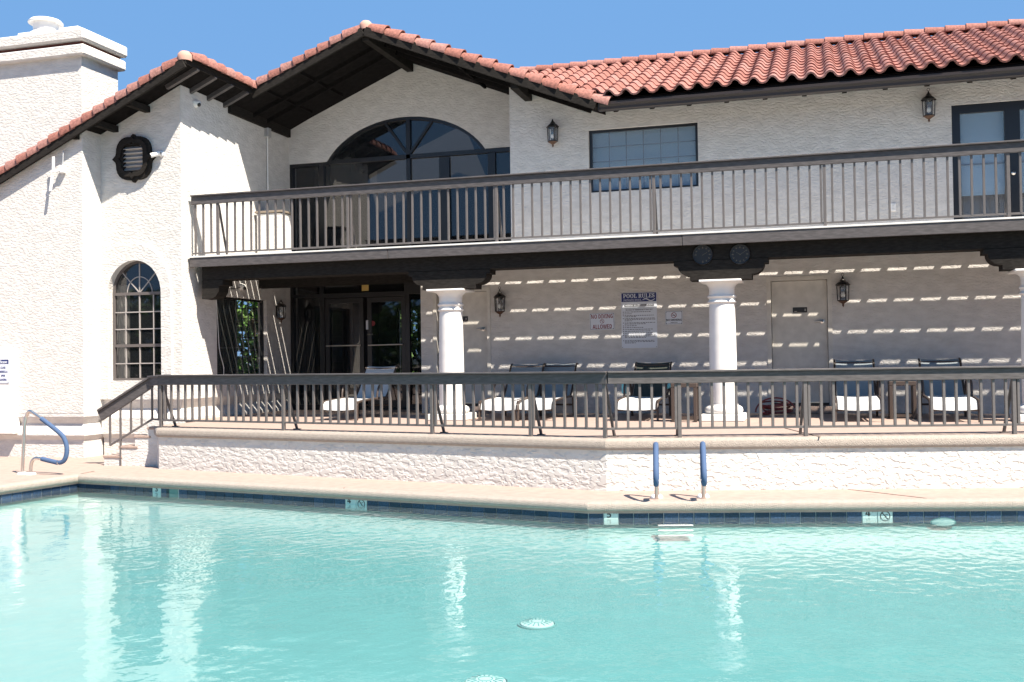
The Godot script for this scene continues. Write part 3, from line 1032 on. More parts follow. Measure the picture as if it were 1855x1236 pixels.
func windows_and_doors() -> void:
	# ---- arched window on the balcony
	var z := Z1 - 0.06
	var aw := MB.new()
	# curved head
	var po := arch_hole(0.0)
	var pi := arch_hole(0.055)
	var ho := PackedVector2Array(po)
	aw.panel(ho, [PackedVector2Array([Vector2(-9.76, 3.5), Vector2(-4.8, 3.5), Vector2(-4.8, 5.50), Vector2(-5.87, 5.50)]) + arch(-7.40, 5.05, 1.705, 1.18, 22.5, 157.5, 28) + PackedVector2Array([Vector2(-9.0, 5.475), Vector2(-9.76, 5.475)])], 0.09, Transform3D(Basis.IDENTITY, Vector3(0, 0, z + 0.045)))
	var win := put("arched_window", aw, M.frame, house)
	for q in [[-9.20, 3.45, -9.09, 5.50], [-7.375, 3.45, -7.295, 6.26], [-6.715, 3.45, -6.515, 5.47], [-5.76, 3.45, -5.62, 5.53], [-9.0, 5.49, -4.9, 5.57], [-9.78, 3.42, -4.9, 3.56]]:
		var m := MB.new()
		frame_bar(m, q[0], q[1], q[2], q[3], z + 0.004, 0.075)
		put("mullion", m, M.frame, win)
	for q in [[-7.335, 5.55, -7.80, 6.20], [-7.335, 5.55, -6.85, 6.185]]:
		var m := MB.new()
		m.bar(Vector3(q[0], q[1], z), Vector3(q[2], q[3], z), 0.06, 0.045)
		put("mullion", m, M.frame, win)
	var uo := arch_hole(0.02)
	var lowx := [-9.9, -9.145, -7.335, -6.615, -5.69, -4.7]
	panes(win, uo, lowx, [3.3, 5.53], z - 0.01, M.tinted_glass)
	# fan lights between the spokes
	var hub := Vector2(-7.335, 5.53)
	var rim := [Vector2(-10.5, 5.53), Vector2(-8.27, 6.8), Vector2(-7.335, 7.2), Vector2(-6.35, 6.85), Vector2(-4.4, 5.53)]
	for i in 4:
		for p in Geometry2D.intersect_polygons(uo, PackedVector2Array([hub, rim[i + 1], rim[i]])):
			var fb := MB.new()
			flat_panel(fb, p, z - 0.01)
			put("pane", fb, M.tinted_glass, win)
	# ---- square window with blue panes
	var w2 := MB.new()
	var zz := Z2 - 0.09
	w2.panel(rect2(-3.60, 4.435, -1.79, 5.487), [rect2(-3.555, 4.475, -1.835, 5.447)], 0.06, Transform3D(Basis.IDENTITY, Vector3(0, 0, zz + 0.03)))
	var sq := put("window", w2, M.frame, house)
	var bl := MB.new()
	bl.span(-3.57, -1.82, 4.46, 5.46, zz - 0.10, zz - 0.085)
	put("blind", bl, M.blind, sq)
	var wx: Array = []
	var wy: Array = []
	for i in 7: wx.append(lerpf(-3.555, -1.835, i / 6.0))
	for i in 5: wy.append(lerpf(4.475, 5.447, i / 4.0))
	bars(sq, wx.slice(1, 6), wy.slice(1, 4), -3.56, -1.83, 4.47, 5.45, zz - 0.02, 0.016, 0.014, M.blind_line)
	panes(sq, rect2(-3.56, 4.47, -1.83, 5.45), wx, wy, zz, M.glass)
	# ---- glazed balcony door on the right
	var d3 := MB.new()
	zz = Z2 - 0.07
	d3.panel(rect2(2.03, 3.42, 4.2, 5.44), [rect2(2.15, 3.60, 2.77, 5.31), rect2(2.98, 3.60, 3.60, 5.31)], 0.07, Transform3D(Basis.IDENTITY, Vector3(0, 0, zz + 0.035)))
	var bd := put("balcony_door", d3, M.frame, house)
	for q in [[2.15, 2.77], [2.98, 3.60]]:
		var b := MB.new()
		b.span(q[0], q[1], 4.06, 5.32, zz - 0.06, zz - 0.05)
		put("blind", b, M.blind, bd)
		var b2 := MB.new()
		b2.span(q[0] - 0.02, q[1] + 0.02, 4.52, 4.545, zz - 0.045, zz - 0.03)
		put("glazing_bars", b2, M.blind_line, bd)
		var bb := MB.new()
		bb.span(q[0] - 0.05, q[1] + 0.05, 3.5, 5.4, zz - 0.4, zz - 0.35)
		put("backing", bb, M.interior, bd)
		var pg := MB.new()
		flat_panel(pg, rect2(q[0] - 0.01, 3.59, q[1] + 0.01, 5.32), zz)
		put("pane", pg, M.glass, bd)
	var kn := MB.new()
	kn.lathe(Vector3(2.87, 4.35, zz + 0.045), [Vector2(0.03, 0), Vector2(0.03, 0.03), Vector2(0.0, 0.05)], 12, Basis(Vector3(1, 0, 0), PI / 2))
	put("handle", kn, M.steel, bd)
	# ---- two solid doors under the balcony
	for q in [[-6.36, -5.41], [-0.70, 0.19]]:
		var d := MB.new()
		d.span(q[0] + 0.02, q[1] - 0.02, DY + 0.13, 2.85, Z2 - 0.12, Z2 - 0.075, 0.004)
		var door := put("door", d, M.door_paint, house)
		var fr := MB.new()
		fr.panel(rect2(q[0] - 0.05, DY + 0.02, q[1] + 0.05, 2.92), [rect2(q[0] + 0.015, DY - 0.1, q[1] - 0.015, 2.855)], 0.10, Transform3D(Basis.IDENTITY, Vector3(0, 0, Z2 + 0.012)))
		put("frame", fr, M.door_paint, door)
		var sw := MB.new()
		sw.span(q[0] + 0.02, q[1] - 0.02, DY + 0.12, DY + 0.165, Z2 - 0.08, Z2 - 0.06)
		put("sweep", sw, M.black_plastic, door)
		var th := MB.new()
		th.span(q[0] - 0.06, q[1] + 0.06, DY, DY + 0.12, Z2 - 0.3, Z2 + 0.10, 0.01)
		put("threshold", th, M.pavement, door)
		var hx: float = q[1] - 0.10
		var hd := MB.new()
		hd.lathe(Vector3(hx, 2.20, Z2 - 0.075), [Vector2(0.033, 0), Vector2(0.033, 0.02), Vector2(0.014, 0.025), Vector2(0.014, 0.05)], 14, Basis(Vector3(1, 0, 0), PI / 2))
		hd.tube([Vector3(hx, 2.20, Z2 - 0.028), Vector3(hx - 0.05, 2.202, Z2 - 0.026), Vector3(hx - 0.12, 2.195, Z2 - 0.03)], 0.011, 8)
		put("handle", hd, M.steel, door)
		var pl := MB.new()
		pl.span(q[0] + 0.345, q[0] + 0.565, 2.345, 2.43, Z2 - 0.078, Z2 - 0.066, 0.002)
		var plate := put("name_plate", pl, M.black_plastic, door)
		var pk := MB.new()
		pk.span(q[0] + 0.525, q[0] + 0.545, 2.37, 2.405, Z2 - 0.067, Z2 - 0.063)
		pk.span(q[0] + 0.37, q[0] + 0.41, 2.362, 2.368, Z2 - 0.067, Z2 - 0.063)
		put("plate_lettering", pk, M.muntin, door)
	# ---- glazed entrance under the balcony
	var ez := Z1 - 0.05
	var en := MB.new()
	en.panel(rect2(-9.83, DY, -6.62, 3.2), [rect2(-9.76, DY + 0.10, -9.20, 2.93), rect2(-9.76, 2.99, -9.20, 3.15), rect2(-9.12, 2.99, -7.44, 3.15), rect2(-9.10, DY + 0.04, -7.42, 2.90), rect2(-7.34, DY + 0.10, -6.7, 2.93)], 0.09, Transform3D(Basis.IDENTITY, Vector3(0, 0, ez + 0.045)))
	var ent := put("glazed_entrance", en, M.frame, house)
	for q in [[-9.09, -8.29], [-8.21, -7.43]]:
		var l := MB.new()
		l.panel(rect2(q[0], DY + 0.05, q[1], 2.89), [rect2(q[0] + 0.085, DY + 0.18, q[1] - 0.085, 2.80)], 0.045, Transform3D(Basis.IDENTITY, Vector3(0, 0, ez + 0.03)))
		put("door_leaf", l, M.frame, ent)
		var pb := MB.new()
		pb.tube([Vector3(q[0] + 0.04, 1.98, ez + 0.09), Vector3(q[1] - 0.04, 1.985, ez + 0.09)], 0.014, 8)
		put("push_bar", pb, M.steel, ent)
		var gp := MB.new()
		flat_panel(gp, rect2(q[0] + 0.08, DY + 0.17, q[1] - 0.08, 2.81), ez + 0.008)
		put("pane", gp, M.tinted_glass, ent)
	for q in [rect2(-9.77, DY + 0.09, -9.19, 2.94), rect2(-9.77, 2.98, -9.19, 3.16), rect2(-9.13, 2.98, -7.43, 3.16), rect2(-7.35, DY + 0.09, -6.69, 2.94)]:
		var gp := MB.new()
		flat_panel(gp, q, ez + 0.002)
		put("pane", gp, M.tinted_glass, ent)
	var lk := MB.new()
	lk.span(-8.235, -8.19, 2.28, 2.46, ez + 0.032, ez + 0.04)
	put("door_sticker", lk, M.sign_white, ent)
	var hn := MB.new()
	hn.tube([Vector3(-8.19, 2.19, ez + 0.03), Vector3(-8.19, 2.19, ez + 0.08), Vector3(-8.08, 2.185, ez + 0.085)], 0.012, 8)
	put("handle", hn, M.steel, ent)
	var rd := MB.new()
	rd.lathe(Vector3(-8.105, 2.395, ez + 0.012), [Vector2(0.05, 0), Vector2(0.05, 0.003), Vector2(0, 0.003)], 20, Basis(Vector3(1, 0, 0), PI / 2))
	put("round_sticker", rd, M.sign_red, ent)
	var yl := MB.new()
	yl.span(-8.32, -8.18, 3.02, 3.15, ez + 0.02, ez + 0.026)
	var ys := put("transom_sticker", yl, M.sign_yellow, ent)
	# back window of the lobby
	var lw := MB.new()
	lw.panel(rect2(-9.62, 1.15, -9.08, 2.95), [rect2(-9.58, 1.2, -9.12, 2.90)], 0.06, Transform3D(Basis.IDENTITY, Vector3(0, 0, -23.05)))
	var lob := put("lobby_window", lw, M.frame, house)
	bars(lob, [], [1.485, 1.77, 2.055, 2.34, 2.625], -9.6, -9.1, 0, 0, -23.085, 0.02, 0.03, M.frame)
	# header beam over the entrance
	var hb := MB.new()
	hb.span(XS + 0.004, -6.644, 3.045, 3.20, Z2 - 0.16, Z2 - 0.02, 0.005)
	put("header_beam", hb, M.dark_wood, house)
	# ---- arched window of the wing
	var wz := ZW - 0.10
	var wf := MB.new()
	var inner := PackedVector2Array([Vector2(-11.165, 1.45), Vector2(-10.23, 1.45)])
	inner.append_array(arch(-10.6975, 2.84, 0.4675, 0.50, 0, 180, 20))
	wf.panel(wing_hole(), [inner], 0.06, Transform3D(Basis.IDENTITY, Vector3(0, 0, wz + 0.03)))
	var wn := put("arched_window", wf, M.bronze_frame, house)
	var add := func(x0: float, y0: float, x1: float, y1: float) -> void:
		var m := MB.new()
		m.span(x0, x1, y0, y1, wz - 0.014, wz + 0.014)
		put("muntin", m, M.muntin, wn)
	for x in [-10.963, -10.698, -10.43]:
		add.call(x - 0.009, 1.45, x + 0.009, 2.83)
	for y in [2.537, 2.256, 1.69]:
		var m := MB.new()
		m.span(-11.17, -10.225, y - 0.009, y + 0.009, wz - 0.016, wz + 0.016)
		put("muntin", m, M.muntin, wn)
	for y in [2.84, 1.985]:
		var m := MB.new()
		m.span(-11.17, -10.225, y - 0.024, y + 0.024, wz - 0.024, wz + 0.024)
		put("meeting_rail", m, M.bronze_frame, wn)
	for a in [45, 90, 135]:
		var m := MB.new()
		var d := Vector3(cos(deg_to_rad(a)) * 0.48, sin(deg_to_rad(a)) * 0.51, 0)
		m.bar(Vector3(-10.6975, 2.85, wz), Vector3(-10.6975, 2.85, wz) + d, 0.02, 0.016)
		put("muntin", m, M.muntin, wn)
	var arc := MB.new()
	var ap: Array = []
	for i in 17: ap.append(Vector3(-10.6975 + 0.24 * cos(PI * i / 16.0), 2.85 + 0.27 * sin(PI * i / 16.0), wz + 0.002))
	arc.tube(ap, 0.009, 6)
	put("muntin", arc, M.muntin, wn)
	panes(wn, inner, [-11.3, -10.963, -10.698, -10.43, -10.1], [1.4, 1.69, 1.985, 2.256, 2.537, 2.84, 3.5], wz - 0.002, M.tinted_glass)
	var c2 := MB.new()
	wavy(c2, -11.19, -10.98, 1.42, 3.0, wz - 0.12, 0.02, 0.06)
	put("curtain", c2, M.curtain, wn)
	# ---- side window of the wing, looking through to the greenery behind
	var sf := MB.new()
	sf.panel(rect2(15.565, 1.40, 17.25, 2.835), [rect2(15.60, 1.44, 17.215, 2.80)], 0.06, on_x(XS - 0.07))
	var sw2 := put("window", sf, M.frame, house)
	var sp := MB.new()
	flat_panel(sp, rect2(15.59, 1.43, 17.22, 2.81), 0.0, on_x(XS - 0.10))
	put("pane", sp, M.clear_glass, sw2)
	var bw := MB.new()
	bw.panel(rect2(-12.55, 1.2, -11.55, 3.25), [rect2(-12.50, 1.25, -11.60, 3.20)], 0.05, Transform3D(Basis.IDENTITY, Vector3(0, 0, -20.55)))
	var bwn := put("garden_window", bw, M.frame, house)
	bars(bwn, [-12.35, -12.2, -12.05, -11.9, -11.75], [1.5, 1.8, 1.95, 2.25, 2.55, 2.62, 2.9], -12.52, -11.58, 1.22, 3.23, -20.585, 0.02, 0.03, M.frame)

func panes(parent: Node, outline: PackedVector2Array, xs: Array, ys: Array, z: float, m: Material, xf := Transform3D.IDENTITY) -> void:
	for i in xs.size() - 1:
		for j in ys.size() - 1:
			for p in Geometry2D.intersect_polygons(outline, rect2(xs[i], ys[j], xs[i + 1], ys[j + 1])):
				var b := MB.new()
				flat_panel(b, p, z, xf)
				if b.v.size(): put("pane", b, m, parent)

func bars(parent: Node, xs: Array, ys: Array, x0: float, x1: float, y0: float, y1: float, z: float, w: float, d: float, m: Material) -> void:
	for x in xs:
		var b := MB.new()
		b.span(x - w / 2, x + w / 2, y0, y1, z - d / 2, z + d / 2)
		put("glazing_bar", b, m, parent)
	for y in ys:
		var b := MB.new()
		b.span(x0, x1, y - w / 2, y + w / 2, z - d / 2 - 0.0008, z + d / 2 + 0.0008)
		put("glazing_bar", b, m, parent)

func flat_panel(m: MB, poly: PackedVector2Array, z: float, xf := Transform3D.IDENTITY) -> void:
	var idx := Geometry2D.triangulate_polygon(poly)
	for t in range(0, idx.size(), 3):
		var a := poly[idx[t]]; var b := poly[idx[t + 1]]; var c := poly[idx[t + 2]]
		if (b - a).cross(c - a) < 0:
			var s := b
			b = c; c = s
		m.tri(xf * Vector3(a.x, a.y, z), xf * Vector3(b.x, b.y, z), xf * Vector3(c.x, c.y, z))

func wavy(m: MB, x0: float, x1: float, y0: float, y1: float, z: float, amp: float, wave: float) -> void:
	var n := int((x1 - x0) / wave * 8)
	for i in n:
		var a := lerpf(x0, x1, float(i) / n)
		var b := lerpf(x0, x1, float(i + 1) / n)
		var za := z + amp * sin(a / wave * TAU)
		var zb := z + amp * sin(b / wave * TAU)
		m.quad(Vector3(a, y0, za), Vector3(b, y0, zb), Vector3(b, y1, zb), Vector3(a, y1, za))

# ---------------------------------------------------------------- balcony
func balcony() -> void:
	var fl := MB.new()
	fl.span(XS + 0.02, 8.0, 3.03, 3.262, ZF - 0.50, ZF - 0.20, 0.004)
	fl.v.clear(); fl.n.clear()
	fl.span(XS + 0.17, 8.0, 3.035, 3.262, -15.20, -14.87, 0.006)
	var b := put("balcony_beam", fl, M.dark_wood, house)
	# fascia boards, butted with open joints
	var ends := [XS + 0.03, -6.30, -1.80, 3.1, 8.0]
	for i in 4:
		var m := MB.new()
		m.span(ends[i] + 0.004, ends[i + 1] - 0.004, 3.245, 3.396, ZF - 0.045, ZF + rng.randf_range(-0.003, 0.003), 0.004)
		put("fascia_board", m, M.trim, b)
	var dr := MB.new()
	dr.span(XS + 0.02, 8.0, 3.398, 3.422, ZF - 0.10, ZF + 0.012, 0.003)
	put("drip_edge", dr, M.flashing, b)
	# joists
	var x := -9.6
	var off := 1.554 + 0.63 * (3.33 - 2.02)
	x = off - 31 * 0.3845
	while x < 5.6:
		var m := MB.new()
		m.span(x - 0.022, x + 0.022, 3.262, 3.362, (Z1 + 0.02) if x < -5.02 else (Z2 + 0.004), ZF - 0.05)
		if x > -8.3: put("joist", m, M.dark_wood, b)
		x += 0.3845
	# planks with open gaps between them
	var zs := Z2 + (3.38 - 2.025) * 0.40
	for k in range(-12, 13):
		var za := zs + k * 0.1905 + 0.0155
		var zb := za + 0.1905 - 0.031
		if za > ZF - 0.10: continue
		zb = minf(zb, ZF - 0.102)
		var xr := 6.0
		if za < Z2:
			xr = -5.0
			if zb > Z2: za = Z2 + 0.004; xr = 6.0
		if za < Z1 - 0.02: continue
		var m := MB.new()
		m.span(XS + 0.012, xr, 3.362, 3.394, za, zb)
		put("plank", m, M.dark_wood, b)
		var co := MB.new()
		co.span(XS + 0.013, xr - 0.001, 3.3945, 3.400, za + 0.001, zb - 0.001)
		put("deck_coating", co, M.deck_coating, b)
	# corbels over the columns
	for c in [-5.36, -1.285, 2.79]:
		var m := MB.new()
		m.panel(corbel(c, 1), [], 0.30, Transform3D(Basis.IDENTITY, Vector3(0, 0, -14.862)))
		put("corbel", m, M.dark_wood, b)
	var m2 := MB.new()
	var half := PackedVector2Array([Vector2(XS + 0.172, 3.033), Vector2(XS + 0.172, 2.73), Vector2(-9.463, 2.735)])
	half.append_array(PackedVector2Array([Vector2(-9.40, 2.77), Vector2(-9.355, 2.84), Vector2(-9.338, 2.937), Vector2(-9.27, 2.95), Vector2(-9.27, 3.033)]))
	m2.panel(half, [], 0.30, Transform3D(Basis.IDENTITY, Vector3(0, 0, -14.862)))
	put("corbel", m2, M.dark_wood, b)

func corbel(c: float, k: int) -> PackedVector2Array:
	var r := PackedVector2Array([Vector2(c + 0.43, 2.752), Vector2(c + 0.43, 2.815)])
	for i in 8:
		var a := deg_to_rad(lerpf(-88, 0, i / 7.0))
		r.append(Vector2(c + 0.437 + 0.165 * cos(a), 2.968 + 0.15 * sin(a)))
	r.append(Vector2(c + 0.657, 2.97)); r.append(Vector2(c + 0.657, 3.033))
	var l := PackedVector2Array()
	for i in range(r.size() - 1, -1, -1): l.append(Vector2(2 * c - r[i].x, r[i].y))
	r.append_array(l)
	return r

func columns() -> void:
	var xs := [-5.40, -1.288, 2.785]
	var names := ["white round column standing right of the glazed entrance, nearest the stairs", "white round column between the pool signs and the right hand door, under two dials", "white round column cut by the right edge of the view"]
	var first: Node3D
	for i in 3:
		if i == 0:
			first = thing("column", names[0], "column", Vector3(xs[0], DY, ZC), 0.0, "white columns under the balcony")
			var p := MB.new()
			p.box(Vector3(0, 0.05, 0), Vector3(0.60, 0.10, 0.60), 0.012)
			put("plinth", p, M.smooth_white, first)
			var t := MB.new()
			t.lathe(Vector3(0, 0.10, 0), [Vector2(0.235, 0.0), Vector2(0.262, 0.015), Vector2(0.272, 0.05), Vector2(0.258, 0.09), Vector2(0.225, 0.112), Vector2(0.205, 0.118), Vector2(0.200, 0.14)], 36)
			put("base", t, M.smooth_white, first)
			var s := MB.new()
			s.lathe(Vector3(0, 0.238, 0), [Vector2(0.193, 0.0), Vector2(0.194, 0.30), Vector2(0.192, 0.65), Vector2(0.188, 1.0), Vector2(0.182, 1.30), Vector2(0.178, 1.43)], 40)
			put("shaft", s, M.smooth_white, first)
			var c := MB.new()
			c.lathe(Vector3(0, 1.665, 0), [Vector2(0.178, 0.0), Vector2(0.195, 0.006), Vector2(0.204, 0.022), Vector2(0.195, 0.040), Vector2(0.182, 0.046), Vector2(0.182, 0.076), Vector2(0.195, 0.082), Vector2(0.205, 0.10), Vector2(0.195, 0.118), Vector2(0.180, 0.124), Vector2(0.178, 0.20), Vector2(0.186, 0.24), Vector2(0.215, 0.275), Vector2(0.26, 0.297), Vector2(0.275, 0.303)], 40)
			put("capital", c, M.smooth_white, first)
			var a := MB.new()
			a.box(Vector3(0, 1.982, 0), Vector3(0.585, 0.030, 0.585), 0.006)
			put("abacus", a, M.smooth_white, first)
		else:
			copy(first, Vector3(xs[i], DY, ZC), 0.0, names[i])

# ---------------------------------------------------------------- railings
func railing(root: Node3D, a: Vector3, b: Vector3, y_top: float, y_under: float, y_bar: float, post_at: Array, spacing: float, out: Vector3, start := 0.0, brace_side := 1.0, floor_y := 0.0) -> void:
	var d := (b - a).normalized()
	var L := a.distance_to(b)
	var cap := MB.new()
	cap.bar(a + Vector3(0, y_top - 0.011, 0) - out * 0.006, b + Vector3(0, y_top - 0.011, 0) - out * 0.006, 0.15, 0.022, 0.004)
	put("top_rail", cap, M.trim, root)
	var face := MB.new()
	face.bar(a + Vector3(0, (y_top - 0.023 + y_under) / 2, 0) + out * 0.014, b + Vector3(0, (y_top - 0.023 + y_under) / 2, 0) + out * 0.014, 0.045, y_top - 0.023 - y_under, 0.004)
	put("face_board", face, M.trim, root)
	var bb := MB.new()
	bb.bar(a + Vector3(0, y_bar, 0), b + Vector3(0, y_bar, 0), 0.024, 0.026, 0.002)
	put("bottom_rail", bb, M.rail_metal, root)
	var one := MB.new()
	one.box(Vector3.ZERO, Vector3(0.029, y_under - y_bar, 0.029), 0.002)
	var om := one.mesh()
	var bas := Basis(d, Vector3.UP, d.cross(Vector3.UP))
	var s := start
	while s < L - 0.02:
		var near := false
		for p in post_at:
			if absf(p - s) < 0.03: near = true
		if not near:
			put_mesh("baluster", om, M.rail_metal, root, Transform3D(bas * Basis(Vector3(0, 0, 1), rng.randf_range(-0.003, 0.003)), a + d * s + Vector3(0, (y_under + y_bar) / 2 + 0.004, 0)))
		s += spacing
	for p in post_at:
		var m := MB.new()
		m.bar(a + d * p + Vector3(0, floor_y, 0), a + d * p + Vector3(0, y_under + 0.01, 0), 0.042, 0.042, 0.003, d)
		put("post", m, M.rail_metal, root)
		var br := MB.new()
		br.bar(a + d * p - out * 0.28 + Vector3(0, floor_y, 0), a + d * p - out * 0.03 + Vector3(0, y_under - 0.02, 0), 0.03, 0.03, 0.003, d)
		br.box(a + d * p - out * 0.28 + Vector3(0, floor_y + 0.006, 0), Vector3(0.09, 0.012, 0.07))
		put("brace", br, M.rail_metal, root)

func balcony_railing() -> void:
	var r := thing("balcony_railing", "long brown balcony railing with thin square balusters above the columns", "railing", Vector3.ZERO)
	var a := Vector3(XS + 0.05, 0, ZF - 0.07)
	var posts: Array = []
	for x in [-9.305, -6.99, -4.56, -2.20, 0.141, 2.44, 4.8]: posts.append(x - a.x)
	railing(r, a, Vector3(6.0, 0, ZF - 0.07), 4.425, 4.272, 3.475, posts, 0.1465, Vector3(0, 0, 1), 0.06, 1.0, 3.42)

func terrace_railing() -> void:
	var r := thing("terrace_railing", "low brown railing with square balusters along the raised terrace edge", "railing", Vector3.ZERO)
	# runs just inside the terrace edge, bending with it
	var c := Vector2(-2.275, -11.545)
	var l := Vector2(-9.10, -12.905)
	var e := Vector2(8.0, -14.01)
	var A := Vector3(l.x, 0, l.y)
	var C := Vector3(c.x, 0, c.y)
	var E := Vector3(e.x, 0, e.y)
	var dl := (C - A).normalized()
	var outl := dl.cross(Vector3.UP)
	if outl.z < 0: outl = -outl
	var dr := (E - C).normalized()
	var outr := dr.cross(Vector3.UP)
	if outr.z < 0: outr = -outr
	var pl: Array = []
	for q in [0.03, 2.28, 4.62, 5.98, 6.92]: pl.append(q)
	railing(r, A, C, 1.515, 1.37, 0.865, pl, 0.1345, outl, 0.10, 1.0, DY)
	var pr: Array = []
	for q in [0.80, 2.20, 4.48, 6.8]: pr.append(q)
	railing(r, C, E, 1.515, 1.37, 0.865, pr, 0.1345, outr, 0.09, 1.0, DY)

func stairs() -> void:
	var st := thing("steps", "white stucco steps with pink treads at the left end of the terrace", "steps", Vector3.ZERO)
	var f := -13.10
	var bk := -14.6
	var xs := [-10.20, -9.93, -9.66, -9.44, -9.2]
	var ys := [0.325, 0.47, 0.625, DY - 0.003]
	for i in 4:
		var m := MB.new()
		m.span(xs[i], -9.2 + 0.001 * i, 0.10, ys[i] - 0.035, bk, f + 0.001 * i)
		put("riser", m, M.stucco, st)
		var t := MB.new()
		t.span(xs[i] - 0.012, xs[i + 1] + 0.05, ys[i] - 0.036, ys[i], bk, f + 0.012 + 0.001 * i, 0.006)
		put("tread", t, M.pavement, st)
	# handrail
	var h := thing("stair_railing", "short sloping brown handrail with balusters beside the terrace steps", "railing", Vector3.ZERO)
	var z := -13.10
	var p := Vector3(-10.285, 0.99, z)
	var q := Vector3(-9.375, 1.485, z)
	var e := Vector3(-8.93, 1.507, -12.87)
	var cap := MB.new()
	cap.bar(p, q, 0.10, 0.03, 0.004); cap.bar(q - Vector3(0.02, 0, 0), e, 0.10, 0.03, 0.004)
	put("top_rail", cap, M.trim, h)
	var face := MB.new()
	face.bar(p + Vector3(0.02, -0.085, 0.0), q + Vector3(0.0, -0.085, 0.0), 0.04, 0.15, 0.004)
	face.bar(q + Vector3(-0.03, -0.075, 0.0), e + Vector3(-0.15, -0.075, -0.05), 0.04, 0.12, 0.004)
	put("face_board", face, M.trim, h)
	var bb := MB.new()
	bb.bar(Vector3(-10.095, 0.475, z), Vector3(-9.36, 0.865, z), 0.024, 0.026)
	bb.bar(Vector3(-9.36, 0.865, z), Vector3(-8.95, 0.865, -12.90), 0.024, 0.026)
	put("bottom_rail", bb, M.rail_metal, h)
	for i in 5:
		var x := -10.09 + i * 0.182
		var y0 := lerpf(0.475, 0.865, (x + 10.095) / 0.735)
		var y1 := lerpf(0.99, 1.485, (x + 10.285) / 0.91) - 0.12
		var m := MB.new()
		m.bar(Vector3(x, y0 if i != 1 else CY, z), Vector3(x, y1, z), 0.026, 0.026, 0.002, Vector3(1, 0, 0))
		put("post" if i == 1 else "baluster", m, M.rail_metal, h)
	for i in 2:
		var m := MB.new()
		var t: float = [0.42, 0.86][i]
		var c := Vector3(-9.36, 0, z).lerp(Vector3(-8.95, 0, -12.90), t)
		m.bar(c + Vector3(0, 0.865, 0), c + Vector3(0, 1.40, 0), 0.026, 0.026, 0.002, Vector3(1, 0, 0))
		put("baluster", m, M.rail_metal, h)

# ---------------------------------------------------------------- pool fittings
func smooth_path(pts: Array, steps := 6) -> Array:
	var c := Curve3D.new()
	for i in pts.size():
		var t := Vector3.ZERO
		if i > 0 and i < pts.size() - 1: t = (pts[i + 1] - pts[i - 1]) * 0.18
		c.add_point(pts[i], -t, t)
	var out: Array = []
	for i in pts.size() - 1:
		for k in steps: out.append(c.sample(i, float(k) / steps))
	out.append(pts[pts.size() - 1])
	return out

